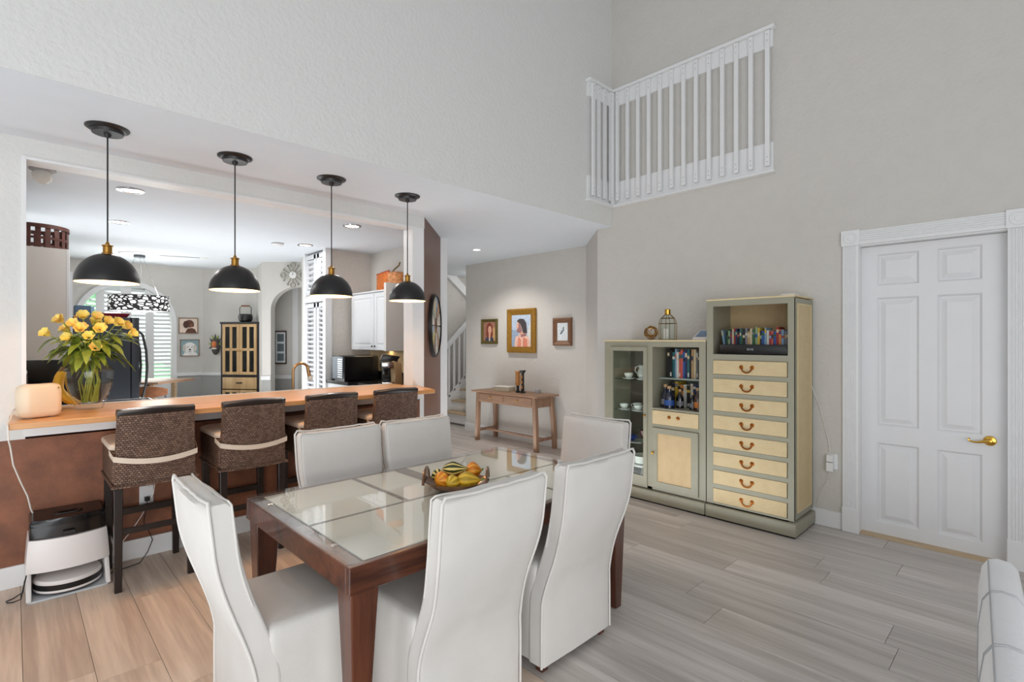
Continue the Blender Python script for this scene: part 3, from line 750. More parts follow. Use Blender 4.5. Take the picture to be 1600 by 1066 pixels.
gourd(-0.098, 0.010, 0.066, 0.070, 0.032, YW + 2.0, G3, 'little green striped gourd by the left bowl handle', 0.6)
gourd(-0.035, 0.070, 0.060, 0.095, 0.038, YW + 0.2, G1, 'orange gourd at the back under the striped one', 0.6)

# ------------------------------------------------------------------ sage cabinets
tc_ = thing('tall_cabinet', 'tall sage green cabinet with eight cream reeded drawers', 'cabinet', (4.18, 1.29, 0))
CD, CW, CH = 0.445, 0.675, 1.815      # local: x into wall, y 0..CW away from door
def shell(m, w, h, d, t=0.022):
    m.box(0.001, d, 0, t, 0.125, h - 0.02); m.box(0.001, d, w - t, w, 0.125, h - 0.02); m.box(d - 0.02, d, t, w - t, 0.125, h - 0.02)
    return m
fr = MB(SAGE); shell(fr, CW, CH, CD)
fr.box(0, 0.022, 0.0, 0.045, 0.12, CH - 0.012); fr.box(0, 0.022, CW - 0.055, CW, 0.12, CH - 0.012)
fr.box(0, 0.022, 0.045, CW - 0.055, 1.755, CH - 0.012)
dz = [1.31 - i * 0.1515 for i in range(8)]
fr.box(0, 0.022, 0.045, CW - 0.055, 1.312, 1.36)
for z in dz: fr.box(0, 0.022, 0.045, CW - 0.055, z - 0.1515 + 0.0005, z - 0.115)
fr.box(0, 0.022, 0.045, CW - 0.055, 0.12, dz[-1] - 0.151)
fr.box(0.022, CD - 0.02, 0.022, CW - 0.022, 1.34, 1.36)
fr.build('carcass', tc_, smooth=False)
MB(SAGE).prism([(-0.03, -0.02), (-0.03, CW + 0.0), (CD + 0.0, CW + 0.0), (CD + 0.0, -0.02)], 0.012, 0.11).build('plinth', tc_, bev=0.008)
MB(BLACK).box(-0.02, CD, -0.01, CW - 0.01, 0.0, 0.014).build('plinth_foot', tc_, smooth=False)
MB(GOLDED).box(-0.006, CD, -0.006, CW + 0.002, CH - 0.012, CH).build('top_board', tc_, bev=0.003, seg=1)
MB(REEDZ).box(0.075, CD - 0.06, -0.003, 0.0, 0.18, CH - 0.07).build('side_panel', tc_, smooth=False)
sp = MB(GOLDED)
for bx in ((0.065, 0.075, 0.17, CH - 0.06), (CD - 0.06, CD - 0.05, 0.17, CH - 0.06), (0.075, CD - 0.06, 0.17, 0.18), (0.075, CD - 0.06, CH - 0.07, CH - 0.06)): sp.box(bx[0], bx[1], -0.006, 0, bx[2], bx[3])
sp.build('side_bead', tc_, smooth=False)
MB(REEDY).box(CD - 0.024, CD - 0.02, 0.022, CW - 0.022, 1.36, 1.79).build('back_panel', tc_, smooth=False)


def pull(par, y, z, wd=0.042):
    m = MB(COPPER)
    for s in (-1, 1):
        k = len(m.v); m.lathe([(0.018, 0), (0.017, 0.005), (0.009, 0.008), (0.008, 0.015), (0.001, 0.017)], 14)
        m.xf(Matrix.Translation((-0.001, y + s * wd, z)) @ Matrix.Rotation(R(-90), 4, 'Y'), k)
    m.tube([(-0.013, y + wd * math.cos(a) * 0.98, z - 0.042 * math.sin(a)) for a in [math.pi * i / 12 for i in range(13)]], 0.0062, 6)
    return m.build('drawer_pull', par)
for z in dz:
    d = MB(REEDZ).box(-0.006, 0.02, 0.05, CW - 0.058, z - 0.112, z).build('drawer', tc_, bev=0.002, seg=1)
    pull(d, 0.345, z - 0.05)

lc = thing('display_cabinet', 'low sage green cabinet with a glass door and open book shelf', 'cabinet', (4.18, 1.972, 0))
LW, LH = 1.03, 1.478
fr = MB(SAGE); shell(fr, LW, LH, CD)
fr.box(0, 0.022, 0.0, 0.06, 0.12, LH - 0.012); fr.box(0, 0.022, LW - 0.075, LW, 0.12, LH - 0.012)
fr.box(0, 0.022, 0.06, LW - 0.075, 1.415, LH - 0.012); fr.box(0, 0.022, 0.505, 0.555, 0.12, 1.415); fr.box(0, 0.022, 0.06, LW - 0.075, 0.12, 0.14)
fr.box(0.001, CD - 0.02, 0.515, 0.545, 0.125, 1.46)
fr.box(0.0, CD - 0.02, 0.06, 0.505, 0.845, 0.862); fr.box(0, 0.022, 0.06, 0.505, 0.685, 0.715)
fr.build('carcass', lc, smooth=False)
MB(SAGED).box(CD - 0.024, CD - 0.021, 0.022, 0.515, 0.14, 1.46).build('back_panel', lc, smooth=False)
MB(MIRROR).box(CD - 0.024, CD - 0.021, 0.545, LW - 0.022, 0.14, 1.46).build('mirror_panel', lc, smooth=False)
MB(SAGED).box(0.15, CD - 0.025, 0.022, 0.515, 1.115, 1.13).build('shelf', lc, smooth=False)
MB(SAGE).prism([(-0.03, 0.0), (-0.03, LW + 0.01), (CD, LW + 0.01), (CD, 0.0)], 0.012, 0.11).build('plinth', lc, bev=0.008)
MB(BLACK).box(-0.02, CD, 0.0, LW, 0.0, 0.014).build('plinth_foot', lc, smooth=False)
MB(GOLDED).box(-0.006, CD, 0.0, LW + 0.004, LH - 0.012, LH).build('top_board', lc, bev=0.003, seg=1)
d = MB(REEDZ).box(-0.006, 0.02, 0.064, 0.502, 0.718, 0.842).build('drawer', lc, bev=0.002, seg=1)
pm = MB(COPPER)
for y in (0.25, 0.335):
    k = len(pm.v); pm.lathe([(0.016, 0), (0.015, 0.004), (0.007, 0.006), (0.008, 0.014), (0.001, 0.018)], 14)
    pm.xf(Matrix.Translation((-0.006, y, 0.79)) @ Matrix.Rotation(R(-90), 4, 'Y'), k)
pm.build('drawer_knobs', d)
cd = MB(SAGE)
for bx in ((0.064, 0.125, 0.142, 0.683), (0.45, 0.503, 0.142, 0.683), (0.125, 0.45, 0.142, 0.20), (0.125, 0.45, 0.635, 0.683)): cd.box(-0.012, 0.012, bx[0], bx[1], bx[2], bx[3])
cd = cd.build('cupboard_door', lc, smooth=False)
MB(REEDY).box(-0.004, 0.006, 0.12, 0.455, 0.195, 0.64).build('door_panel', cd, smooth=False)
MB(BRASS).ball((-0.024, 0.49, 0.455), 0.013).build('door_knob', cd)
gd = MB(SAGE)
for bx in ((0.555, 0.592, 0.142, 1.413), (0.93, 0.955, 0.142, 1.413), (0.592, 0.93, 0.142, 0.225), (0.592, 0.93, 1.375, 1.413)): gd.box(-0.012, 0.012, bx[0], bx[1], bx[2], bx[3])
gd = gd.build('glass_door', lc, smooth=False)
MB(PANE).box(-0.002, 0.001, 0.59, 0.932, 0.223, 1.377).build('door_pane', gd, smooth=False)
MB(AGED).ball((-0.024, 0.572, 0.785), 0.012).build('door_knob', gd)
for z in (1.10, 0.80, 0.50): MB(PANE).box(0.06, CD - 0.03, 0.546, LW - 0.023, z - 0.005, z).build('glass_shelf', lc, smooth=False)

# ------------------------------------------------------------------ books
BCOL = {'black': (24, 24, 26), 'navy': (30, 44, 84), 'blue': (40, 86, 160), 'pale blue': (132, 168, 196), 'teal': (36, 98, 104), 'red': (168, 44, 40), 'coral': (206, 96, 82), 'orange': (216, 128, 56), 'yellow': (214, 178, 60),
        'white': (222, 220, 212), 'cream': (218, 200, 164), 'tan': (196, 156, 110), 'green': (48, 96, 52), 'pale green': (150, 176, 132), 'purple': (92, 62, 112), 'grey': (128, 130, 134), 'brown': (104, 66, 44)}
BM = {k: col('book_' + k.replace(' ', '_'), tuple(int(q * 0.86) for q in v), 0.5, var=0.08, nscale=40) for k, v in BCOL.items()}
PAGE = col('book_pages', (226, 216, 196), 0.9)
ORD = ['first', 'second', 'third', 'fourth', 'fifth', 'sixth', 'seventh', 'eighth', 'ninth', 'tenth', 'eleventh', 'twelfth', 'thirteenth', 'fourteenth', 'fifteenth', 'sixteenth', 'seventeenth', 'eighteenth', 'nineteenth',
       'twentieth', 'twenty-first', 'twenty-second', 'twenty-third', 'twenty-fourth', 'twenty-fifth', 'twenty-sixth', 'twenty-seventh', 'twenty-eighth', 'twenty-ninth', 'thirtieth']


def books(cols, ystart, yend, x, z, hmin, hmax, depth, where, group, lean0=0.0):
    """row running from y=ystart (left in view) to y=yend, spines facing -x"""
    n = len(cols); ws = [random.uniform(0.8, 1.25) for _ in range(n)]; k = (ystart - yend) / sum(ws); y = ystart
    for i, c in enumerate(cols):
        wd = ws[i] * k; hgt = random.uniform(hmin, hmax); xo = random.uniform(0, 0.012)
        m = MB(BM[c]); m.box(0, depth, 0.0006, wd - 0.0006, 0, hgt)
        m.use(BM[cols[(i * 7 + 3) % n]] if i % 4 else BM['cream']); b0 = 0.62 + 0.2 * random.random()
        m.box(-0.0006, 0, 0.0012, wd - 0.0012, hgt * b0, hgt * (b0 + 0.08 + 0.1 * random.random()))
        m.use(BM['white'] if i % 4 == 1 else BM[c]); m.box(-0.0006, 0, wd * 0.2, wd * 0.8, hgt * 0.06, hgt * 0.2)
        m.use(PAGE); m.box(0.003, depth - 0.002, 0.002, wd - 0.002, hgt, hgt + 0.0004)
        o = m.build('book', smooth=False, loc=(x + xo, y - wd, z))
        if i == 0 and lean0: o.rotation_euler = (lean0, 0, 0)
        tag(o, '%s spined book, %s from the left %s' % (c, ORD[i], where), 'book', group)
        y -= wd
books(['pale blue', 'green', 'pale green', 'purple', 'cream', 'red', 'navy', 'black', 'teal', 'green', 'black', 'grey', 'tan', 'cream', 'green', 'pale green', 'yellow', 'black', 'blue', 'pale blue', 'white', 'red', 'coral', 'blue', 'red', 'orange', 'pale blue', 'grey', 'purple', 'yellow'],
      1.862, 1.345, 4.285, 1.36, 0.185, 0.222, 0.13, 'behind the soundbar', 'books behind the soundbar', R(-9))
books(['black', 'black', 'teal', 'pale blue', 'white', 'coral', 'coral', 'blue', 'navy', 'teal', 'black', 'tan', 'cream', 'grey', 'black', 'purple', 'black', 'white'],
      2.42, 2.045, 4.345, 1.13, 0.23, 0.268, 0.2, 'on the upper open shelf', 'books on the upper open shelf')
books(['black', 'yellow', 'yellow', 'orange', 'white', 'black', 'white', 'navy', 'navy', 'cream', 'grey', 'red'],
      2.41, 2.045, 4.40, 0.862, 0.19, 0.232, 0.17, 'on the lower open shelf', 'books on the lower open shelf')
sbar = thing('soundbar', 'long black soundbar in front of the books in the tall cabinet', 'speaker', (4.195, 1.345, 1.36))
MB(BLACK).box(0, 0.075, 0, 0.515, 0.004, 0.082).build('speaker_body', sbar, bev=0.006)
tx = bpy.data.curves.new('logo', 'FONT'); tx.body = 'BOSE'; tx.size = 0.022; tx.extrude = 0.0003; tx.align_x = 'CENTER'
tx.materials.append(CHROME); t0 = bpy.data.objects.new('logo', tx); C.objects.link(t0); bpy.context.view_layer.update()
lm = bpy.data.meshes.new_from_object(t0.evaluated_get(bpy.context.evaluated_depsgraph_get())); bpy.data.objects.remove(t0); to = bpy.data.objects.new('logo', lm); C.objects.link(to); to.parent = sbar; to.location = (-0.001, 0.27, 0.036); to.rotation_euler = (R(90), 0, R(-90))
for i, (x, y, hgt, r, lab, matl) in enumerate(((4.29, 2.405, 0.21, 0.042, 'dark blue glass bottle at the left end of the lower shelf', 'navy'), (4.25, 2.345, 0.20, 0.044, 'dark blue patterned bottle in front of the yellow books', 'navy'), (4.33, 2.285, 0.17, 0.034, 'squat black bottle beside the patterned one', 'black'),
                                              (4.27, 2.085, 0.20, 0.034, 'brown liquor bottle at the right end of the lower shelf', 'brown'), (4.30, 2.15, 0.15, 0.028, 'short dark bottle left of the brown liquor bottle', 'black'))):
    b = thing('bottle', lab, 'bottle', (x, y, 0.862), 0, 'bottles on the lower open shelf')
    mm = plain('bottle_glass_%d' % i, tuple(int(q * 0.55) for q in BCOL[matl]), 0.1, var=0.3, nscale=40, coat=0.5)
    MB(mm).lathe([(r, 0), (r, hgt * 0.5), (r * 0.9, hgt * 0.6), (r * 0.38, hgt * 0.75), (r * 0.36, hgt * 0.9)], 16).build('bottle_body', b)
    MB(BM['tan']).lathe([(r * 0.42, hgt * 0.88), (r * 0.42, hgt)], 12).build('stopper', b)
    MB(BM['orange'] if matl == 'brown' else BM['blue'] if i == 1 else BM['grey']).lathe([(r + 0.0006, hgt * 0.14), (r + 0.0006, hgt * 0.38)], 16, caps=(False, False)).build('paper_label', b)
o = MB(BM['orange']).lathe([(0.02, 0), (0.03, 0.008), (0.03, 0.05), (0.02, 0.058)], 16).build('tealight_holder', loc=(4.365, 2.065, 1.0615))
tag(o, 'small orange jar under the upper open shelf', 'jar'); o.location.z = 0.862 + 0.232; o.location = (4.47, 2.10, 1.0955)
bpy.data.objects.remove(o)

# ------------------------------------------------------------------ china in the glass cabinet
def cup(x, y, z, label, kind='teacup'):
    t = thing(kind, label, 'cup', (x, y, z), random.uniform(0, 6), 'white china cups in the glass cabinet')
    MB(PORC).lathe([(0.03, 0), (0.062, 0.008), (0.064, 0.011), (0.03, 0.006)], 20).build('saucer', t)
    MB(PORC).lathe([(0.02, 0.008), (0.024, 0.010), (0.040, 0.035), (0.043, 0.058), (0.040, 0.058), (0.035, 0.035), (0.001, 0.014)], 20).build('cup_body', t)
    MB(PORC).tube([(0.04, 0, 0.05), (0.058, 0, 0.05), (0.062, 0, 0.036), (0.05, 0, 0.022), (0.034, 0, 0.024)], 0.0035, 6).build('handle', t)
cup(4.29, 2.80, 1.10, 'white teacup on the top glass shelf, left side')
cup(4.27, 2.63, 1.10, 'white teacup on the top glass shelf, right side')
cup(4.28, 2.845, 0.80, 'white teacup at the left of the middle glass shelf')
cup(4.40, 2.77, 0.80, 'white teacup at the back of the middle glass shelf')
cup(4.27, 2.68, 0.80, 'white teacup at the right of the middle glass shelf')
t = thing('milk_jug', 'white china jug behind the cups on the top glass shelf', 'jug', (4.42, 2.72, 1.10))
MB(PORC).lathe([(0.035, 0), (0.055, 0.03), (0.058, 0.06), (0.04, 0.10), (0.046, 0.13), (0.04, 0.13), (0.035, 0.1), (0.001, 0.02)], 20).build('jug_body', t)
MB(PORC).tube([(0, 0.045, 0.12), (0, 0.085, 0.11), (0, 0.09, 0.07), (0, 0.055, 0.04)], 0.006, 6).build('handle', t)
tag(MB(col('cobalt_china', (28, 50, 128), 0.15, coat=0.5)).lathe([(0.025, 0), (0.03, 0.008), (0.062, 0.03), (0.066, 0.042), (0.062, 0.042), (0.03, 0.016), (0.001, 0.014)], 22).build('small_bowl', loc=(4.28, 2.76, 0.512)), 'small cobalt blue bowl on the bottom glass shelf', 'bowl')
tag(MB(PORC).lathe([(0.06, 0), (0.105, 0.008), (0.11, 0.012), (0.06, 0.006)], 28).build('plate', loc=(4.29, 2.72, 0.5005)), 'white plate under the cobalt blue bowl', 'plate')
t = thing('goblet', 'dark red glass goblet on the bottom glass shelf', 'goblet', (4.25, 2.60, 0.50))
MB(col('dark_red_glass', (88, 26, 20), 0.1, coat=0.5)).lathe([(0.035, 0), (0.03, 0.006), (0.008, 0.012), (0.008, 0.06), (0.035, 0.085), (0.045, 0.13), (0.041, 0.13), (0.03, 0.09), (0.001, 0.075)], 20).build('goblet_body', t)
t = thing('cake_stand', 'white pedestal cake stand at the bottom of the glass cabinet', 'cake stand', (4.33, 2.66, 0.141))
MB(PORC).lathe([(0.075, 0), (0.07, 0.012), (0.03, 0.05), (0.022, 0.10), (0.05, 0.135), (0.001, 0.138)], 24).build('pedestal', t)
MB(PORC).lathe([(0.05, 0.135), (0.115, 0.14), (0.12, 0.155), (0.115, 0.156), (0.001, 0.15)], 28).build('stand_plate', t)
tag(MB(PORC).lathe([(0.055, 0), (0.095, 0.02), (0.102, 0.085), (0.097, 0.085), (0.09, 0.022), (0.001, 0.014)], 28).build('serving_bowl', loc=(4.33, 2.66, 0.292)), 'deep white bowl standing on the cake stand', 'bowl')

# ------------------------------------------------------------------ on top of the cabinets
ob = thing('wire_ball', 'bronze openwork ball ornament on the low cabinet', 'ornament', (4.40, 2.62, LH + 0.001))
for i in range(9):
    a = Vector((random.uniform(-1, 1), random.uniform(-1, 1), random.uniform(-1, 1))).normalized(); u = a.orthogonal().normalized(); v = a.cross(u); hoff = random.uniform(-0.3, 0.3)
    rr2 = math.sqrt(1 - hoff * hoff) * 0.064
    MB(AGED).tube([(a * (hoff * 0.064) + (u * math.cos(q) + v * math.sin(q)) * rr2 + Vector((0, 0, 0.068))) for q in [2 * math.pi * k / 28 for k in range(29)]], 0.0035, 5).build('ring', ob)
ln_ = thing('lantern', 'faceted glass and brass lantern on the low cabinet', 'lantern', (4.40, 2.445, LH))
pts = [(0.084, 0.0), (0.084, 0.15), (0.066, 0.20), (0.026, 0.235), (0.02, 0.255)]
DBR = plain('dark_brass', (126, 100, 58), 0.35, 0.9, var=0.1)
lf = MB(DBR)
for i in range(6):
    a = 2 * math.pi * i / 6 + 0.3; b2 = 2 * math.pi * (i + 1) / 6 + 0.3
    lf.tube([(r * math.cos(a), r * math.sin(a), z + 0.003) for r, z in pts], 0.003, 5)
    for r, z in pts[:4]: lf.tube([(r * math.cos(a), r * math.sin(a), z + 0.003), (r * math.cos(b2), r * math.sin(b2), z + 0.003)], 0.003, 5)
lf.build('lantern_frame', ln_)
MB(PANE).lathe([(r - 0.001, z + 0.003) for r, z in pts], 6, caps=(True, True), ph=0.3).build('lantern_glass', ln_, smooth=False)
MB(BRASS).lathe([(0.026, 0.236), (0.027, 0.24), (0.027, 0.282), (0.022, 0.288)], 16).build('lantern_cap', ln_)
MB(BRASS).lathe([(0.022, 0.022), (0.024, 0.022)], 16).build('candle_cup', ln_)
tag(MB(col('candle_jar_white', (228, 226, 222), 0.4)).lathe([(0.026, 0), (0.026, 0.10), (0.001, 0.10)], 18).build('candle', loc=(4.395, 2.46, LH + 0.006)), 'white pillar candle inside the faceted lantern', 'candle')
tb2 = thing('tablet', 'white tablet display tilted on the low cabinet beside the tall one', 'tablet', (4.36, 2.07, LH), R(-12))
tm = MB(PLASW).prism([(-0.06, 0.0), (0.075, 0.0), (0.06, 0.085), (0.05, 0.09), (-0.058, 0.014)], -0.085, 0.085, 'xz'); tm.build('tablet_body', tb2, bev=0.004)
sc_ = MB(col('tablet_screen_blue', (96, 120, 150), 0.15, var=0.4, nscale=12, coat=0.5)); sc_.add([(-0.041, -0.066, 0.0281), (-0.041, 0.066, 0.0281), (0.036, 0.066, 0.0819), (0.036, -0.066, 0.0819)], [(0, 1, 2, 3)])
sc_.build('screen', tb2, smooth=False, loc=(-0.0025, 0, 0.0015))
rt = thing('router', 'white rounded router lying on top of the tall cabinet', 'router', (4.42, 1.40, CH))
MB(PLASW).loft([[(x, y, z) for x, y in rr(-0.07 + i_, 0.07 - i_, -0.055 + i_, 0.055 - i_, 0.03, 5)] for z, i_ in ((0, 0.006), (0.008, 0), (0.022, 0), (0.03, 0.012))]).build('router_body', rt)
MB(PLASW).tube([(0.0, 0.05, 0.012), (0.0, 0.08, 0.012)], 0.008, 8).build('plug', rt)
cw = MB(CORDW).tube([(4.56, 1.285, 1.12), (4.62, 1.25, 0.98), (4.632, 1.215, 0.83), (4.622, 1.175, 0.67), (4.615, 1.165, 0.59)], 0.0025, 6); tag(cw.build('cord'), 'thin white cord from the tall cabinet to the wall outlet', 'cord')
cw = MB(CORDW).tube([(4.61, 1.168, 0.44), (4.63, 1.19, 0.36), (4.634, 1.245, 0.25), (4.632, 1.262, 0.15)], 0.0022, 6); tag(cw.build('cord'), 'thin white cord dropping from the wall outlet to the baseboard', 'cord')
ol = thing('wall_outlet', 'white outlet with two plug adapters between cabinet and door', 'outlet', (DX, 1.155, 0.52))
MB(WHITE).box(-0.006, 0, -0.037, 0.037, -0.06, 0.06).build('cover_plate', ol, bev=0.002, seg=1)
MB(WHITE).box(-0.045, -0.006, -0.012, 0.035, 0.0, 0.055).build('plug_adapter', ol, bev=0.004, seg=1)
MB(WHITE).box(-0.05, -0.006, -0.012, 0.035, -0.075, -0.004).build('plug_adapter', ol, bev=0.004, seg=1)

# ------------------------------------------------------------------ hall: console table and pictures
ct = thing('console_table', 'brown wooden console table with two drawers against the hall wall', 'table', (4.90, 4.63, 0))
KW, KD = 1.19, 0.38      # along y, along x
MB(ACACIA).box(-0.035, KD + 0.03, -0.07, KW + 0.07, 0.715, 0.74).build('tabletop', ct, bev=0.004, seg=1)
ap = MB(ACACIA); ap.box(0.012, KD - 0.01, 0.02, KW - 0.02, 0.575, 0.715); ap.build('apron', ct, smooth=False)
for y0, y1 in ((0.065, 0.575), (0.615, 1.125)):
    d = MB(ACACIA).box(0.002, 0.012, y0, y1, 0.60, 0.70).build('drawer', ct, bev=0.002, seg=1)
    MB(BRASS).ball((-0.012, (y0 + y1) / 2, 0.65), 0.012).build('knob', d)
for x, y, ox, oy in ((0.03, 0.03, -0.0, -0.02), (0.03, KW - 0.03, -0.0, 0.02), (KD - 0.03, 0.03, 0.03, -0.02), (KD - 0.03, KW - 0.03, 0.03, 0.02)):
    MB(ACACIAZ).loft([[(x + ox * s_ + a * 0.028, y + oy * s_ + b_ * 0.028, z) for a, b_ in ((-1, -1), (1, -1), (1, 1), (-1, 1))] for z, s_ in ((0, 1.6), (0.36, 1.0), (0.715, 0))]).build('leg', ct, bev=0.003, seg=1)
for y in (0.0, KW): MB(ACACIA).box(0.03, KD - 0.0, y - 0.014, y + 0.014, 0.13, 0.17).build('stretcher', ct, bev=0.002, seg=1)
MB(ACACIA).box(KD / 2 - 0.02, KD / 2 + 0.02, 0.0, KW, 0.135, 0.165).build('stretcher', ct, bev=0.002, seg=1)
bx = thing('keepsake_box', 'white carved lidded box on the console table', 'box', (5.10, 5.42, 0.74), R(8))
MB(col('cream_carved_box', (190, 180, 158), 0.6, var=0.2, nscale=50)).box(-0.08, 0.08, -0.14, 0.14, 0, 0.05).build('box_body', bx, bev=0.004)
MB(col('white_box_lid', (216, 214, 204), 0.5)).box(-0.084, 0.084, -0.144, 0.144, 0.05, 0.07).build('lid', bx, bev=0.005)
AFR = plain('carved_amber_figure', (176, 120, 66), 0.5, var=0.35, nscale=40)
ch = thing('candle_holder', 'tall dark carved candle holder with amber panels on the console', 'ornament', (5.07, 5.02, 0.74))
MB(BLACK).lathe([(0.045, 0), (0.042, 0.02), (0.024, 0.03), (0.022, 0.27), (0.045, 0.30), (0.05, 0.315)], 8, sx=0.9).build('column_body', ch)
for z in (0.06, 0.13, 0.2): MB(AFR).box(-0.0255, -0.02, -0.016, 0.016, z, z + 0.045).build('inlay_panel', ch, smooth=False)
ch = thing('candle_holder', 'amber glass candle holder left of the dark carved one', 'ornament', (5.07, 5.115, 0.74))
MB(AFR).lathe([(0.03, 0.10), (0.034, 0.14), (0.034, 0.28), (0.05, 0.30)], 8).build('panel_body', ch)
MB(BLACK).lathe([(0.034, 0), (0.03, 0.02), (0.018, 0.04), (0.022, 0.1)], 8).build('pedestal', ch)
o = MB(STITCH).box(-0.03, 0.03, -0.035, 0.035, 0, 0.055).build('trinket_box', bev=0.006, loc=(5.22, 4.87, 0.74)); tag(o, 'small grey trinket box at the back of the console table', 'box')


def picture(name, label, X, y0, y1, z0, z1, fw, fm, ground, shapes, depth=0.03, mat_=None, rot=None, loc=None):
    """frame hung on a wall facing -x; u runs to the right in view (towards -y)"""
    t = thing(name, label, 'picture', loc or (X, (y0 + y1) / 2, z0), rot or 0)
    wd, hg = y1 - y0, z1 - z0
    f = MB(fm)
    def ring(o, x): return [(x, wd / 2 - o, o), (x, -wd / 2 + o, o), (x, -wd / 2 + o, hg - o), (x, wd / 2 - o, hg - o)]
    f.loft([ring(0, 0), ring(0, -depth), ring(fw * 0.25, -depth - 0.004), ring(fw * 0.8, -depth + 0.012), ring(fw, -depth + 0.016), ring(fw, 0)], False, False)
    f.build('frame', t, smooth=False)
    im = MB(ground)
    x = -depth + 0.018
    im.box(x, x + 0.004, -wd / 2 + fw * 0.98, wd / 2 - fw * 0.98, fw * 0.98, hg - fw * 0.98)
    iw, ih = wd - 2 * fw, hg - 2 * fw
    for k, (mm, pts_) in enumerate(shapes):
        im.use(mm); xx = x - 0.0004 * (k + 1)
        im.prism([(iw / 2 - u * iw, fw + v * ih) for u, v in pts_], xx, xx + 0.0003, 'yz')
    im.build('painted_image', t, smooth=False)
    return t


def ell(cx, cy, rx, ry, n=18, a0=0, a1=360): return [(cx + rx * math.cos(R(a0 + (a1 - a0) * i / n)), cy + ry * math.sin(R(a0 + (a1 - a0) * i / n))) for i in range(n if a1 - a0 == 360 else n + 1)]
P = lambda n_, c: col('paint_' + n_, c, 0.6, var=0.12, nscale=30)
pSk, pHair, pSky, pShirt, pDark, pRed, pBg1, pGrey = P('skin', (216, 164, 140), ), P('hair', (66, 58, 60)), P('sky', (176, 190, 208)), P('shirt', (226, 184, 166)), P('jacket', (66, 64, 80)), P('auburn', (124, 56, 44)), P('rose', (158, 112, 92)), P('ink', (104, 116, 122))
pWhite, pShade = P('paper', (220, 226, 228)), P('shade_rose', (150, 106, 104))
OLIVE = plain('olive_gold_frame', (104, 92, 48), 0.4, 0.4, var=0.2, nscale=30)
BRFR = plain('carved_brown_frame', (122, 86, 62), 0.5, 0.2, var=0.2, nscale=40)
picture('portrait_picture', 'small portrait of a red-haired person in an olive gold frame', 5.33, 5.81, 6.17, 1.415, 1.80, 0.045, OLIVE, pBg1,
        [(P('ochre', (190, 150, 104)), [(0.62, 0), (1, 0), (1, 0.75), (0.7, 0.6)]), (pDark, [(0.12, 0), (0.9, 0), (0.84, 0.16), (0.62, 0.26), (0.36, 0.26), (0.18, 0.14)]), (pRed, ell(0.52, 0.62, 0.27, 0.34)), (pRed, [(0.26, 0.6), (0.78, 0.6), (0.82, 0.28), (0.66, 0.2), (0.38, 0.2), (0.24, 0.3)]),
         (pSk, [(0.46, 0.1), (0.58, 0.1), (0.62, 0.4), (0.46, 0.4)]), (pSk, ell(0.55, 0.58, 0.15, 0.21)), (pWhite, [(0.48, 0), (0.58, 0), (0.55, 0.2)]), (pDark, ell(0.49, 0.61, 0.025, 0.015, 8)), (pDark, ell(0.61, 0.61, 0.025, 0.015, 8)), (pRed, ell(0.55, 0.46, 0.04, 0.015, 8))], 0.035)
picture('portrait_picture', 'large portrait of a long-haired person in profile, wide gold frame', 5.33, 5.00, 5.565, 1.29, 1.93, 0.088, GOLDFR, pSky,
        [(P('haze', (146, 164, 186)), [(0, 0), (0.5, 0), (0.3, 0.5), (0, 0.55)]), (P('pale', (204, 206, 200)), [(0.75, 0), (1, 0), (1, 0.8), (0.85, 0.5)]), (pShirt, [(0.14, 0), (0.98, 0), (0.95, 0.2), (0.86, 0.33), (0.58, 0.38), (0.42, 0.38), (0.2, 0.3)]), (P('coral', (218, 138, 112)), [(0.3, 0), (0.5, 0), (0.5, 0.22), (0.36, 0.32)]), (P('coral2', (214, 132, 106)), [(0.6, 0), (0.84, 0), (0.82, 0.24), (0.6, 0.3)]), (pShade, [(0.5, 0.3), (0.78, 0.34), (0.74, 0.46), (0.46, 0.46)]),
         (pSk, [(0.42, 0.38), (0.66, 0.4), (0.66, 0.6), (0.46, 0.5)]), (pShade, [(0.30, 0.80), (0.28, 0.66), (0.24, 0.60), (0.29, 0.56), (0.28, 0.50), (0.32, 0.44), (0.5, 0.44), (0.6, 0.6), (0.55, 0.84)]), (pSk, [(0.30, 0.80), (0.28, 0.66), (0.24, 0.60), (0.29, 0.56), (0.36, 0.58), (0.4, 0.8)]), (pHair, [(0.28, 0.80), (0.36, 0.86), (0.5, 0.88), (0.66, 0.86), (0.78, 0.74), (0.82, 0.42), (0.7, 0.43), (0.6, 0.43), (0.56, 0.56), (0.46, 0.72)]), (P('hair_light', (140, 130, 132)), [(0.46, 0.74), (0.58, 0.56), (0.62, 0.44), (0.58, 0.44), (0.5, 0.58)])], 0.045)
picture('framed_drawing', 'small feather drawing on white paper in a carved brown frame', 5.33, 4.345, 4.665, 1.40, 1.775, 0.068, BRFR, pWhite,
        [(pGrey, [(0.3, 0.36), (0.5, 0.44), (0.66, 0.6), (0.62, 0.82), (0.5, 0.7), (0.36, 0.52)]), (pWhite, [(0.42, 0.52), (0.56, 0.64), (0.54, 0.7), (0.42, 0.58)]), (pGrey, ell(0.34, 0.40, 0.1, 0.04))], 0.035)
dl = thing('recessed_light', 'small round ceiling downlight in the hall above the pictures', 'light', (4.50, 5.33, CZ))
MB(WHITE).lathe([(0.07, 0), (0.068, -0.006), (0.05, -0.008), (0.05, -0.004)], 24, caps=(False, False)).build('trim_ring', dl)
MB(LED).lathe([(0.05, -0.004), (0.001, -0.004)], 24, caps=(False, True)).build('lens', dl)

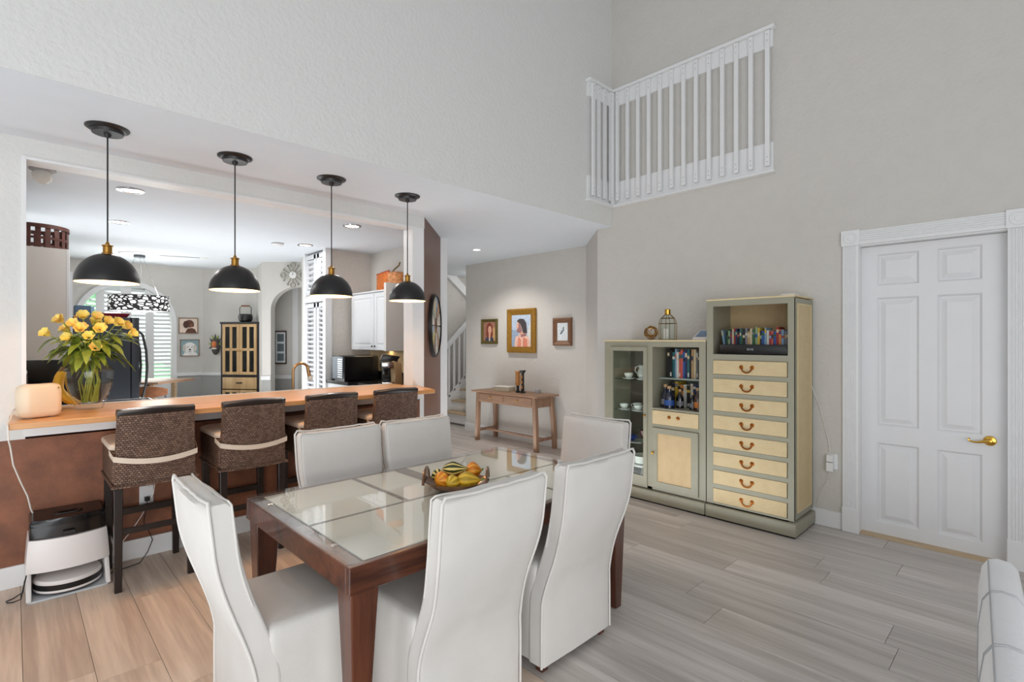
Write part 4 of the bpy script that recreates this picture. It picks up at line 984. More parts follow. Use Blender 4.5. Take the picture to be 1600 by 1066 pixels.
# ------------------------------------------------------------------ wall clock on the brown diagonal wall
wc = thing('wall_clock', 'large round patchwork wall clock on the brown diagonal wall', 'clock', (3.325, 4.67, 1.635), R(45))
CR = 0.345
m = MB(BLACKM); m.lathe([(CR, 0), (CR, 0.035), (CR - 0.02, 0.04), (CR - 0.02, 0.03)], 48, caps=(False, False)); m.lathe([(CR, 0.0), (CR, 0.006)], 48)
m.xf(Matrix.Rotation(R(90), 4, 'X')); m.build('rim', wc)
SEG = [(206, 200, 192), (170, 132, 104), (150, 164, 176), (196, 178, 140), (128, 140, 128), (214, 204, 196), (164, 176, 190), (190, 184, 112), (120, 96, 84), (200, 196, 190), (150, 120, 98), (176, 180, 176)]
for i in range(12):
    a0, a1 = 30 * i + 1.6, 30 * i + 28.4
    pts_ = arcpts(0, 0, CR - 0.025, a0, a1, 5) + arcpts(0, 0, 0.085, a1, a0, 3)
    MB(col('clock_segment_%d' % i, SEG[i], 0.35, var=0.2, nscale=18)).prism(pts_, -0.024, -0.010, 'xz').build('face_segment', wc, smooth=False)
m = MB(col('clock_hub_wood', (128, 86, 58), 0.5)); m.lathe([(0.082, 0.006), (0.08, 0.026), (0.001, 0.028)], 24); m.xf(Matrix.Rotation(R(90), 4, 'X')); m.build('hub', wc)
MB(BLACKM).prism([(-0.008, -0.03), (0.008, -0.03), (0.004, 0.20), (-0.004, 0.20)], -0.034, -0.031, 'xz').build('clock_hand', wc, smooth=False)
MB(BLACKM).prism([(-0.03, -0.008), (-0.03, 0.008), (0.13, 0.004), (0.13, -0.004)], -0.037, -0.0345, 'xz').build('clock_hand', wc, smooth=False)

# ------------------------------------------------------------------ white leather sofa, lower right
sf = thing('sofa', 'white leather sofa with stitched rolled back in the right corner', 'sofa', (-0.006, -0.154, 0), R(3.9))
SX0, SX1 = 1.25, 2.68
def slab(x0, x1, yb, yf, ztop, name, sag=0.0, n=18):
    rings = []
    for i in range(n + 1):
        u = i / n; x = x0 + (x1 - x0) * u
        e2 = 1 - 0.35 * max(0, abs(2 * u - 1) - 0.93) / 0.07 if True else 1
        zt = ztop - sag * math.sin(math.pi * u)
        rings.append([(x, yb + 0.0, 0.06), (x, yb + 0.010, 0.25), (x, yb + 0.012, zt - 0.24), (x, yb + 0.010, zt - 0.12), (x, yb + 0.0, zt - 0.04), (x, yb - 0.018, zt - 0.008), (x, yb - 0.045, zt), (x, yb - 0.08, zt - 0.006), (x, yb - 0.10, zt - 0.03), (x, yb - 0.11, zt - 0.09), (x, yf, 0.3), (x, yf, 0.06)])
    return MB(LEATHER).loft(rings).build(name, sf, ang=50)
slab(SX0, SX1, 0.135, -0.02, 0.655, 'backrest')
for x in (2.33, 1.93, 1.53):
    q = [(x, 0.135, 0.07), (x, 0.146, 0.25), (x, 0.148, 0.415), (x, 0.146, 0.535), (x, 0.136, 0.615), (x, 0.118, 0.647), (x, 0.09, 0.656), (x, 0.055, 0.65), (x, 0.035, 0.626), (x, 0.024, 0.566)]
    m = MB(STITCH); m.tube(q, 0.0012, 6); m.tube([(p[0] + 0.014, p[1], p[2]) for p in q], 0.0012, 6); m.build('cross_seam', sf)
m = MB(STITCH); m.tube([(SX0 + 0.01 + (SX1 - SX0 - 0.02) * i / 20, 0.118, 0.647) for i in range(21)], 0.002, 6); m.build('edge_seam', sf)
for i, x in enumerate((1.30, 1.99)):
    rings = []
    for j in range(13):
        a = math.pi * j / 12; s_ = 0.10 * math.sin(a) ** 0.6 if 0 < j < 12 else 0.004
        rings.append([(px_, -0.13 + 0.11 * -math.cos(a), 0.40 + pz_) for px_, pz_ in rr(x + 0.10 - s_, x + 0.57 + s_, -0.1 - s_, 0.06 + s_, 0.05 + 0.5 * s_, 5)])
    MB(LEATHER).loft(rings).build('back_cushion', sf, ang=60)
MB(LEATHER).box(SX0, SX1, -0.85, 0.0, 0.06, 0.40).build('seat_base', sf, bev=0.04)
for x in (SX0 + 0.08, SX1 - 0.08):
    for y in (0.06, -0.78): MB(BLACKM).lathe([(0.02, 0), (0.025, 0.062)], 12, (x, y, 0)).build('leg', sf)

# ------------------------------------------------------------------ floor-cleaner dock on the left
fd = thing('floor_cleaner_dock', 'white and black robot mop dock standing against the brown bar wall', 'appliance', (0.05, 3.90, 0))
tr = [(px_, py_) for px_, py_ in rr(0.0, 0.375, 0.03, 0.36, 0.035, 5)]
MB(TRAY).prism(tr, 0.0, 0.012).build('base_tray', fd, bev=0.003, seg=1)
tw = MB(PLASW)
def front(z, f, x0=0.0, x1=0.375, yb=0.36): return [(x0, yb), (x0, 0.12 - 0.0 * f)] + [(x0 + (x1 - x0) * (0.02 + 0.96 * i / 12), 0.12 - 0.055 * f * math.sin(math.pi * (0.02 + 0.96 * i / 12)) ** 0.7) for i in range(13)] + [(x1, 0.12), (x1, yb)]
tw.loft([[(u * (1 - s_) + 0.1875 * s_, v, z) for u, v in front(z, 1)] for z, s_ in ((0.145, 0.0), (0.155, -0.012), (0.25, 0.02), (0.325, 0.055), (0.33, 0.07))])
tw.build('dock_tower', fd)
for x0 in (0.0, 0.352): MB(PLASW).prism([(0.03, 0.012), (0.13, 0.16), (0.36, 0.16), (0.36, 0.012)], x0, x0 + 0.023, 'yz').build('side_wall', fd, bev=0.004, seg=1)
MB(PLASW).box(0.02, 0.355, 0.32, 0.36, 0.012, 0.16).build('rear_wall', fd, smooth=False)
rings = [[(u * (1 - s_) + 0.1875 * s_, v + 0.012, z) for u, v in front(z, 0.8)] for z, s_ in ((0.325, 0.09), (0.33, 0.08), (0.395, 0.10), (0.40, 0.10))]
tk = MB(plain('smoked_black_tank', (22, 19, 18), 0.25, var=0.1, coat=0.1)).loft(rings).build('water_tank', fd)
MB(BLKG).loft([[(u * (1 - s_) + 0.1875 * s_, v + 0.01, z) for u, v in front(z, 0.8)] for z, s_ in ((0.40, 0.085), (0.402, 0.08), (0.425, 0.09), (0.438, 0.13), (0.44, 0.2))]).build('tank_lid', fd)
MB(BLACKM).loft([[(x, y, z) for x, y in rr(0.115 + i_, 0.26 - i_, 0.17 + i_, 0.25 - i_, 0.035, 5)] for z, i_ in ((0.437, 0), (0.446, 0.004), (0.446, 0.014), (0.441, 0.02))]).build('lid_handle', fd)
MB(BLACKM).box(0.155, 0.215, 0.062, 0.075, 0.345, 0.365).build('tank_latch', fd, bev=0.003, seg=1)
rb = thing('robot_mop', 'round white robot with black bumper band parked in the dock', 'robot', (0.2375, 4.075, 0.012))
MB(BLACK).lathe([(0.14, 0.006), (0.152, 0.012), (0.156, 0.03), (0.156, 0.062), (0.15, 0.066)], 48).build('bumper', rb)
MB(PLASW).lathe([(0.157, 0.017), (0.159, 0.024), (0.157, 0.03)], 48, caps=(False, False)).build('lower_trim', rb)
MB(PLASW).lathe([(0.157, 0.062), (0.158, 0.07), (0.15, 0.082), (0.10, 0.088), (0.001, 0.09)], 48, caps=(False, True)).build('top_shell', rb)
for sx in (-1, 1): MB(BLACK).lathe([(0.02, 0), (0.02, 0.015)], 10, (sx * 0.1, 0, 0)).build('wheel', rb)
tag(MB(BLACK).tube([(0.052, 3.955, 0.16), (0.03, 4.0, 0.02), (0.0, 4.02, 0.006), (-0.025, 4.035, 0.006), (-0.03, 4.06, 0.006), (0.0, 4.08, 0.006), (0.04, 4.10, 0.02), (0.048, 4.2, 0.05)], 0.0035, 6).build('power_cord'), 'short black cord looping left of the robot dock', 'cord')
# speaker and its cord
sk = thing('cream_speaker', 'cream rounded-cube air purifier at the left end of the bar', 'speaker', (0.106, 4.05, 1.03), R(20))
rings = []
for z, i_ in ((0.004, 0.03), (0.008, 0.012), (0.02, 0.003), (0.045, 0.0), (0.15, 0.0), (0.178, 0.004), (0.19, 0.014), (0.195, 0.035), (0.196, 0.06)):
    rings.append([(x, y, z) for x, y in rr(-0.098 + i_, 0.098 - i_, -0.06 + i_ * 0.8, 0.06 - i_ * 0.8, 0.045 - i_ * 0.3, 6)])
MB(PEACH).loft(rings).build('speaker_body', sk, ang=50)
MB(col('small_green_led', (150, 140, 70), 0.4)).ball((0.07, -0.055, 0.17), 0.006, sc=(1, 0.4, 1)).build('indicator', sk)
for sx in (-0.05, 0.05): MB(STITCH).box(sx - 0.01, sx + 0.01, -0.03, 0.03, 0, 0.006).build('foot', sk, smooth=False)
tag(MB(CORDW).tube([(0.03, 4.12, 1.10), (0.0, 4.02, 1.085), (-0.012, 3.9, 1.045), (-0.024, 3.84, 1.034), (-0.022, 3.822, 1.02), (-0.019, 3.818, 0.95), (-0.012, 3.9, 0.90), (0.0, 4.0, 0.78), (0.03, 4.10, 0.66), (0.06, 4.16, 0.56), (0.075, 4.2, 0.47), (0.095, 4.245, 0.4)], 0.0042, 6).build('power_cord'), 'white cord dangling off the left end of the bar', 'cord')
ot = thing('wall_outlet', 'white double outlet with a black plug on the brown bar wall', 'outlet', (0.655, WY, 0.42))
MB(WHITE).box(-0.04, 0.04, -0.006, 0, -0.06, 0.06).build('cover_plate', ot, bev=0.002, seg=1)
MB(BLACK).box(-0.014, 0.014, -0.04, -0.006, -0.04, -0.012).build('black_plug', ot, bev=0.003, seg=1)
tag(MB(BLACK).tube([(0.655, 4.24, 0.395), (0.645, 4.22, 0.34), (0.63, 4.215, 0.25), (0.66, 4.21, 0.18), (0.68, 4.215, 0.12), (0.65, 4.2, 0.05), (0.6, 4.15, 0.006), (0.5, 4.12, 0.005), (0.43, 4.1, 0.005)], 0.003, 6).build('power_cord'), 'black cord hanging from the bar wall outlet', 'cord')
tag(MB(CORDW).tube([(0.665, 4.265, 0.47), (0.68, 4.25, 0.52), (0.70, 4.245, 0.51), (0.69, 4.25, 0.42), (0.62, 4.25, 0.28), (0.56, 4.25, 0.19), (0.52, 4.25, 0.14)], 0.003, 6).build('power_cord'), 'white cord beside the bar wall outlet', 'cord')

# ------------------------------------------------------------------ vase and flowers
VX, VY, VZ = 0.357, 4.33, 1.03
vs = thing('flower_vase', 'large clear glass vase of yellow flowers on the bar', 'vase', (VX, VY, VZ))
K_ = 0.97
outp = [(0.066, 0.0), (0.074, 0.006), (0.078, 0.022), (0.104, 0.08), (0.128, 0.165), (0.136, 0.248), (0.132, 0.258), (0.090, 0.298), (0.084, 0.315), (0.092, 0.345)]
inp = [(0.087, 0.345), (0.078, 0.315), (0.084, 0.297), (0.125, 0.257), (0.129, 0.246), (0.121, 0.165), (0.097, 0.085), (0.066, 0.038), (0.001, 0.03)]
outp = [(r * K_, z) for r, z in outp]; inp = [(r * K_, z) for r, z in inp]
MB(VGLASS).lathe(outp + inp, 10, ph=0.35).build('vase_body', vs, smooth=False)
MB(WATER).lathe([(0.001, 0.031), (0.062, 0.039), (0.092, 0.086), (0.115, 0.165), (0.115, 0.166), (0.001, 0.166)], 16).build('water', vs)


def leafmesh(m, base_, d, up_, ln, wd, droop):
    d = Vector(d).normalized(); sd = d.cross(Vector(up_)).normalized(); p = Vector(base_); rows = []
    for i in range(7):
        s_ = i / 6; c_ = p + d * (ln * s_) + Vector((0, 0, -droop * ln * s_ * s_)); w_ = wd * math.sin(math.pi * (0.06 + 0.94 * s_)) ** 0.8 * (1 if s_ < 1 else 0.05)
        nrm = sd.cross(d) * (w_ * 0.25)
        rows.append([tuple(c_ - sd * w_ + nrm), tuple(c_), tuple(c_ + sd * w_ + nrm)])
    k = [q for r_ in rows for q in r_]; fs = []
    for i in range(6):
        for j in range(2): a = i * 3 + j; fs.append((a, a + 1, a + 4, a + 3))
    m.add(k, fs)


def flower(i, tip, dirn, leafy):
    t = thing('alstroemeria', FL[i], 'flower', (VX, VY, VZ), 0, 'golden flowers in the vase')
    tip = Vector(tip); a = random.uniform(0, 6.28)
    foot = Vector((0.045 * math.cos(a), 0.045 * math.sin(a), 0.045)); neck = Vector((tip.x * 0.18 + 0.03 * math.cos(a + 3), tip.y * 0.18 + 0.03 * math.sin(a + 3), 0.32))
    pts_ = [foot, foot.lerp(neck, 0.5), neck, neck.lerp(tip, 0.5) + Vector((0, 0, 0.02)), tip]
    MB(GREEN2).tube([tuple(p) for p in pts_], 0.0036, 6).build('stem', t)
    for k in range(leafy):
        s_ = random.uniform(0.1, 0.85); b_ = neck.lerp(tip, s_) + Vector((0, 0, 0.01)); az = random.uniform(0, 6.28)
        out = Vector((tip.x, tip.y, 0)) * 1.6 + Vector((math.cos(az), math.sin(az), random.uniform(-0.3, 0.25))) * 0.17
        lm = MB(GREEN); leafmesh(lm, b_, out, (0, 0, 1), random.uniform(0.08, 0.13), random.uniform(0.018, 0.027), random.uniform(0.1, 0.9)); lm.build('leaf', t, ang=80)
    for q in range(2 if i % 3 else 1):
        hd_ = Vector(dirn).normalized() + Vector((random.uniform(-.5, .5), random.uniform(-.5, .5), random.uniform(-.1, .4))) * (0.9 if q else 0.2)
        M_ = Matrix.Translation(tip + hd_.normalized() * 0.006) @ hd_.to_track_quat('Z', 'Y').to_matrix().to_4x4()
        fm = MB(PETAL); 
        for k in range(6):
            fm.use(PETAL2 if (k % 2 and i % 2) else PETAL); k0 = len(fm.v); rows = []
            for j in range(6):
                s_ = j / 5; r_ = 0.004 + 0.027 * s_ ** 1.6; z_ = 0.056 * s_ - 0.010 * s_ ** 4; w_ = 0.021 * math.sin(math.pi * (0.12 + 0.74 * s_))
                rows += [(r_, -w_, z_ + 0.002), (r_ + 0.004, 0, z_), (r_, w_, z_ + 0.002)]
            fs = []
            for j in range(5):
                for u in range(2): a_ = j * 3 + u; fs.append((a_, a_ + 1, a_ + 4, a_ + 3))
            fm.add(rows, fs); fm.xf(Matrix.Rotation(R(60 * k), 4, 'Z'), k0)
        fm.xf(M_); fm.build('blossom', t, ang=80)
# tips given to the right in view (r), away (d), up (z)
FL = ['golden alstroemeria at the far left of the bouquet', 'golden alstroemeria upper left, above the far left bloom', 'golden alstroemeria low on the left side of the bouquet', 'golden alstroemeria upper left of centre', 'golden alstroemeria topmost left of centre', 'golden alstroemeria facing us just left of the middle',
      'golden alstroemeria low in the middle of the bouquet', 'golden alstroemeria topmost right of centre', 'golden alstroemeria facing us just right of the middle', 'golden alstroemeria upper right of the bouquet', 'golden alstroemeria at the right against the black refrigerator', 'golden alstroemeria second from the far right tip', 'golden alstroemeria at the far right tip of the bouquet', 'golden alstroemeria at the back left of the bouquet', 'golden alstroemeria at the back behind the middle blooms', 'golden bud hanging lowest above the vase rim']
tips = [(-0.19, 0.0, 0.475), (-0.13, 0.03, 0.56), (-0.09, -0.04, 0.45), (-0.07, 0.0, 0.535), (-0.03, -0.02, 0.585), (-0.04, -0.06, 0.505), (0.0, -0.05, 0.455), (0.03, 0.0, 0.58), (0.05, -0.05, 0.51), (0.08, 0.03, 0.555), (0.13, -0.02, 0.545), (0.17, 0.02, 0.53), (0.20, 0.0, 0.48), (-0.10, 0.06, 0.50), (0.02, 0.07, 0.54), (0.03, -0.09, 0.39)]
vr = Vector((0.99, -0.11, 0)); vd = Vector((0.11, 0.99, 0))
for i, (r_, d_, z_) in enumerate(tips):
    p = vr * r_ + vd * d_; flower(i, (p.x, p.y, z_), (p.x * 1.5 - vd.x * 0.12, p.y * 1.5 - vd.y * 0.25, 0.16), 5 if i < 13 else 3)
fo = thing('greenery_bunch', 'bare leafy green stems drooping over the vase rim', 'flower', (VX, VY, VZ))
for i in range(26):
    az = 2 * math.pi * i / 26 + random.uniform(-.1, .1); r0 = 0.06 + 0.05 * random.random(); z0 = random.uniform(0.34, 0.46)
    lm = MB(GREEN); leafmesh(lm, (r0 * math.cos(az), r0 * math.sin(az), z0), (math.cos(az), math.sin(az), random.uniform(-0.5, 0.6)), (0, 0, 1), random.uniform(0.10, 0.15), random.uniform(0.022, 0.032), random.uniform(0.2, 1.0)); lm.build('leaf', fo, ang=80)
for i in range(22):
    az = random.uniform(0, 6.28); r0 = random.uniform(0.02, 0.12); z0 = random.uniform(0.38, 0.49)
    lm = MB(GREEN); leafmesh(lm, (r0 * math.cos(az), r0 * math.sin(az), z0), (math.cos(az), math.sin(az), random.uniform(0.0, 1.2)), (0, 0, 1), random.uniform(0.08, 0.12), random.uniform(0.02, 0.028), random.uniform(0.1, 0.7)); lm.build('leaf', fo, ang=80)
for i in range(14):
    az = random.uniform(0, 6.28); r0 = random.uniform(0.01, 0.06)
    MB(GREEN2).tube([(0.04 * math.cos(az), 0.04 * math.sin(az), 0.045), (0.055 * math.cos(az + 0.5), 0.055 * math.sin(az + 0.5), 0.18), (r0 * math.cos(az + 2), r0 * math.sin(az + 2), 0.32), (0.09 * math.cos(az + 2), 0.09 * math.sin(az + 2), 0.43)], 0.004, 6).build('stem', fo)
# bananas
bn = thing('banana_bunch', 'bunch of ripe bananas behind the cream air purifier', 'bananas', (0.225, 4.50, 1.03))
for i, (ex, ey) in enumerate(((0.105, -0.02), (0.07, -0.06), (0.03, 0.02))):
    pts_ = []; rad = []
    for j in range(9):
        s_ = j / 8; pts_.append((-0.005 + ex * (s_ ** 1.7) + 0.012 * i - 0.035 * math.sin(math.pi * s_), ey * s_, 0.215 * (1 - s_) ** 1.15 + 0.024)); rad.append(0.006 + 0.017 * math.sin(math.pi * (0.06 + 0.9 * s_)) ** 0.6)
    MB(BANANA).tube(pts_, rad, 8).build('banana', bn, ang=60)
MB(BSTEM).tube([(-0.008, 0, 0.225), (0.0, 0, 0.25), (0.012, 0, 0.268)], [0.010, 0.012, 0.014], 8).build('banana_stem', bn)

# ------------------------------------------------------------------ kitchen: left side
lcab = thing('wall_cabinet', 'grey-sided upper kitchen cabinet at the left of the opening', 'cabinet', (-0.05, 5.30, 1.325))
MB(CABG).box(0, 0.345, 0, 1.0, 0, 0.86).build('cabinet_box', lcab, smooth=False)
MB(CABW).box(0.345, 0.367, 0.002, 0.498, 0.0, 0.86).build('cabinet_door', lcab, bev=0.003, seg=1)
MB(CABW).box(0.345, 0.367, 0.502, 0.998, 0.0, 0.86).build('cabinet_door', lcab, bev=0.003, seg=1)
BSK = plain('dark_red_basket_splint', (74, 34, 24), 0.5, var=0.3, nscale=25)
bk = thing('splint_basket', 'dark red woven splint basket on top of the grey upper cabinet', 'basket', (0.135, 5.53, 2.186))
for z, r0 in ((0.01, 0.185), (0.07, 0.19), (0.155, 0.196)):
    hz = 0.018 if z < 0.15 else 0.03
    MB(BSK).lathe([(r0, z), (r0 + 0.001, z + hz), (r0 - 0.006, z + hz), (r0 - 0.006, z)], 32, caps=(False, False)).build('hoop', bk)
for i in range(20):
    a = 2 * math.pi * i / 20; M_ = Matrix.Rotation(a, 4, 'Z'); m = MB(BSK).box(0.182, 0.188, -0.017, 0.017, 0, 0.18); m.xf(M_); m.build('splint', bk, smooth=False)
MB(BSK).lathe([(0.186, 0), (0.186, 0.006)], 32).build('basket_base', bk)
ov = thing('wall_oven', 'black built-in oven range under the grey upper cabinet', 'oven', (-0.05, 5.35, 0))
MB(BLKG).box(0, 0.62, 0, 0.62, 0, 0.94).build('oven_body', ov, bev=0.004)
MB(BLKG).box(0, 0.03, 0.0, 0.62, 0.94, 1.32).build('back_splash', ov, smooth=False)
MB(BLKG).box(0.03, 0.62, 0.56, 0.62, 0.94, 1.32).build('side_splash', ov, smooth=False)
gb = thing('toaster', 'grey toaster with a black cord behind the cream air purifier', 'toaster', (0.165, 5.44, 0.94))
MB(STITCH).loft([[(x, y, z) for x, y in rr(-0.10 + i_, 0.10 - i_, -0.06 + i_, 0.06 - i_, 0.03, 4)] for z, i_ in ((0, 0), (0.16, 0.004), (0.19, 0.02), (0.195, 0.04))]).build('toaster_body', gb)
MB(BLACK).tube([(0.02, -0.05, 0.15), (0.05, -0.075, 0.21), (0.09, -0.08, 0.25), (0.12, -0.07, 0.2)], 0.005, 6).build('cord', gb)
jr = thing('spice_jar', 'small dark jar with a pale cap beside the toaster', 'jar', (0.05, 5.40, 0.94))
MB(col('dark_spice', (70, 34, 24), 0.3)).lathe([(0.03, 0), (0.03, 0.26), (0.026, 0.28)], 14).build('jar_body', jr)
MB(PORC).lathe([(0.028, 0.28), (0.028, 0.305)], 14).build('jar_cap', jr)
pw = thing('tall_cupboard', 'narrow white tall cupboard door edge with brass knob beside the fridge', 'cupboard', (-0.05, 6.35, 0))
MB(CABW).box(0, 0.42, 0, 0.5, 0, 2.12).build('cupboard_box', pw, smooth=False)
MB(BLACK).box(0.42, 0.426, 0.0, 0.5, 0, 2.12).build('door_gap', pw, smooth=False)
MB(CABW).box(0.426, 0.45, 0.0, 0.5, 0.05, 2.12).build('cupboard_door', pw, smooth=False)
MB(AGED).ball((0.475, 0.04, 1.70), 0.016).build('knob', pw)
fg = thing('refrigerator', 'black refrigerator with curved handle behind the flower vase', 'refrigerator', (0.28, 7.5, 0))
DKF = plain('black_fridge_side', (19, 23, 29), 0.35, var=0.06)
MB(DKF).box(0, 0.715, 0, 0.88, 0.02, 1.74).build('fridge_body', fg, bev=0.006)
for y0, y1 in ((0.0, 0.42), (0.426, 0.88)):
    d = MB(DKF).box(0.722, 0.80, y0, y1, 0.05, 1.745).build('fridge_door', fg, bev=0.01)
    yy = y0 + 0.06
    MB(BLACKM).tube([(0.80, yy, 1.58), (0.84, yy, 1.54), (0.875, yy, 1.35), (0.885, yy, 1.15), (0.875, yy, 0.95), (0.84, yy, 0.78), (0.80, yy, 0.75)], 0.014, 8).build('door_handle', d)
MB(BLACK).box(0.05, 0.7, 0.05, 0.8, 0, 0.02).build('fridge_foot', fg, smooth=False)
bx2 = thing('storage_box', 'dark blue box standing on top of the refrigerator', 'box', (0.50, 7.60, 1.74)); MB(col('blue_slate_card', (62, 82, 104), 0.6)).box(0, 0.14, 0, 0.2, 0, 0.13).build('box_body', bx2, bev=0.003); MB(col('pale_blue_card', (130, 156, 182), 0.6)).box(0.14, 0.17, 0, 0.2, 0, 0.12).build('box_flap', bx2, smooth=False)
rc = thing('red_tray', 'dark red tray lying on top of the refrigerator', 'tray', (0.84, 7.72, 1.742)); MB(col('maroon_lacquer', (120, 28, 44), 0.4)).loft([[(x * s_, y * s_, z) for x, y in rr(-0.17, 0.17, -0.13, 0.13, 0.04, 4)] for z, s_ in ((0, 0.8), (0.045, 1.0), (0.05, 0.97), (0.01, 0.78))]).build('tray_body', rc); MB(col('maroon_lacquer_inner', (104, 24, 40), 0.5)).tube([(-0.17, 0, 0.04), (-0.19, 0, 0.06), (-0.16, 0, 0.07)], 0.008, 6).build('handle', rc)
dk = thing('dish_rack', 'black dish tray with chrome rail behind the vase', 'rack', (0.62, 4.86, 0.93)); MB(BLACK).loft([[(x, y, z) for x, y in rr(-0.17 + i_, 0.17 - i_, -0.12 + i_, 0.12 - i_, 0.04, 4)] for z, i_ in ((0, 0.03), (0.06, 0.0), (0.065, 0.01))]).build('rack_tray', dk); MB(CHROME).tube([(x, y, 0.085) for x, y in rr(-0.15, 0.15, -0.1, 0.1, 0.04, 4)] + [(0.15, 0.06, 0.085)], 0.006, 6).build('chrome_rail', dk); MB(CHROME).tube([(-0.12, -0.1, 0.06), (-0.12, -0.1, 0.085)], 0.005, 6).build('rail_post', dk)
sk2 = thing('sink_counter', 'black granite sink counter on the kitchen side of the bar', 'counter', (0.06, 4.667, 0)); MB(GRANITE).box(0, 2.75, 0, 0.60, 0.89, 0.93).build('worktop', sk2, smooth=False); MB(CABW).box(0, 2.75, 0.0, 0.55, 0, 0.89).build('base_cabinet', sk2, smooth=False)
BRZ = plain('champagne_bronze', (176, 144, 104), 0.35, 1.0, var=0.03)
fc = thing('kitchen_faucet', 'brass gooseneck kitchen faucet rising behind the bar', 'faucet', (1.885, 4.90, 0.93))
gp = [(0, 0, 0.02), (0, 0, 0.22)] + [(0.075 - 0.075 * math.cos(a), 0, 0.245 + 0.082 * math.sin(a)) for a in [math.pi * i / 10 for i in range(9)]]
MB(BRZ).tube(gp, 0.013, 10).build('spout', fc)
MB(BRZ).tube([gp[-1], (0.155, 0, 0.20)], [0.015, 0.018], 10).build('spray_head', fc); MB(PORC).tube([(0.155, 0, 0.20), (0.162, 0, 0.175), (0.165, 0, 0.165)], [0.019, 0.026, 0.024], 10).build('spray_nozzle', fc); MB(BRZ).lathe([(0.03, 0), (0.028, 0.015), (0.018, 0.02)], 16).build('base', fc)

# ------------------------------------------------------------------ kitchen: right side
kc = thing('kitchen_counter', 'black granite corner counter with low black backsplash', 'counter', (0, 0, 0))
MB(GRANITE).prism([(3.05, 5.27), (3.65, 5.27), (3.65, 6.665), (2.98, 6.665), (2.98, 6.0), (3.05, 6.0)], 0.91, 0.95).build('worktop', kc, smooth=False)
MB(CABW).prism([(3.08, 5.29), (3.65, 5.29), (3.65, 6.665), (3.0, 6.665), (3.0, 6.03), (3.08, 6.03)], 0, 0.91).build('base_cabinet', kc, smooth=False)
bs = MB(GRANITE); bs.box(2.98, 3.63, 6.64, 6.665, 0.95, 1.05); bs.box(3.625, 3.65, 5.27, 6.64, 0.95, 1.05); bs.build('backsplash', kc, smooth=False)
struct(MB(SPLASH).box(3.652, 3.66, 5.2, 6.67, 1.05, 1.36).build('wall_tile_band', smooth=False))
uc = thing('wall_cabinet', 'white double-door upper cabinet with dark knobs right of the pantry', 'cabinet', (3.33, 5.62, 1.345))
MB(CABW).box(0.02, 0.33, -0.12, 0.98, 0, 0.745).build('cabinet_box', uc, smooth=False)
MB(CABW).box(-0.01, 0.33, -0.12, 0.99, 0.745, 0.765).build('crown', uc, bev=0.005)
for y0, y1, ky in ((0.37, 0.975, 0.40), (-0.115, 0.36, 0.33)):
    d = MB(CABW)
    def rg(o, x): return [(x, y0 + o, o + 0.005), (x, y1 - o, o + 0.005), (x, y1 - o, 0.735 - o), (x, y0 + o, 0.735 - o)]
    d.loft([rg(0, 0.02), rg(0, 0), rg(0.055, 0), rg(0.06, 0.008), rg(0.068, 0.008), rg(0.09, 0.0)], False, True); d = d.build('cabinet_door', uc, smooth=False)
    MB(BLACKM).ball((-0.014, ky, 0.05), 0.011).build('knob', d)
MB(CABG).box(-0.14, 0.33, -0.17, -0.12, 0.0, 0.82).build('end_panel', uc, smooth=False)
ORP = plain('orange_patterned_lacquer', (226, 116, 40), 0.45, var=0.45, nscale=45)
o1 = thing('patterned_tray', 'orange patterned tray propped upright on the white upper cabinet', 'tray', (3.55, 6.16, 2.111), R(-12)); MB(ORP).box(-0.01, 0.01, -0.27, 0.22, 0, 0.26).build('tray_panel', o1, bev=0.006); MB(col('tray_rim_red', (170, 70, 40), 0.5)).box(-0.014, 0.014, -0.275, 0.225, 0.255, 0.268).build('tray_rim', o1, smooth=False)
o2 = thing('basket_jar', 'orange and cream woven jar on a black base atop the white upper cabinet', 'jar', (3.50, 5.72, 2.111)); MB(BLACK).lathe([(0.09, 0), (0.105, 0.02), (0.105, 0.07)], 24).build('base', o2); MB(plain('orange_cream_weave', (206, 140, 88), 0.6, var=0.4, nscale=35)).lathe([(0.105, 0.07), (0.11, 0.10), (0.11, 0.20), (0.085, 0.225), (0.06, 0.23)], 24).build('jar_body', o2); MB(BSTEM).tube([(-0.06, 0, 0.225), (-0.03, 0, 0.26), (0.0, 0, 0.29), (0.03, 0, 0.31), (0.05, 0, 0.36)], 0.010, 8).build('twig_handle', o2)
mw = thing('toaster_oven', 'black countertop oven with silver side vents on the kitchen counter', 'oven', (2.99, 6.12, 0.95), 0)
MB(BLACK).box(0, 0.48, 0, 0.34, 0.012, 0.325).build('oven_body', mw, bev=0.006); MB(BLKG).box(0.01, 0.40, -0.008, 0, 0.025, 0.315).build('oven_door', mw, bev=0.003, seg=1)
MB(STEEL).box(-0.006, 0.0, 0.03, 0.32, 0.03, 0.31).build('side_plate', mw, smooth=False)
for i in range(9): MB(CHROME).box(-0.010, -0.006, 0.04, 0.16, 0.05 + 0.028 * i, 0.062 + 0.028 * i).build('vent_slot', mw, smooth=False)
for x in (0.04, 0.44): MB(BLACK).box(x - 0.02, x + 0.02, 0.03, 0.31, 0, 0.012).build('foot', mw, smooth=False)
cm = thing('espresso_machine', 'chrome espresso machine with black grinder lid beside the pillar', 'coffee machine', (3.10, 5.33, 0.95), R(-25))
MB(CHROME).box(-0.02, 0.14, 0.05, 0.26, 0.0, 0.03).build('drip_base', cm, bev=0.004); MB(CHROME).box(-0.03, 0.10, 0.0, 0.24, 0.19, 0.27).build('brew_head', cm, bev=0.012); MB(BLACK).box(-0.01, 0.12, 0.14, 0.26, 0.03, 0.19).build('machine_body', cm, bev=0.004)
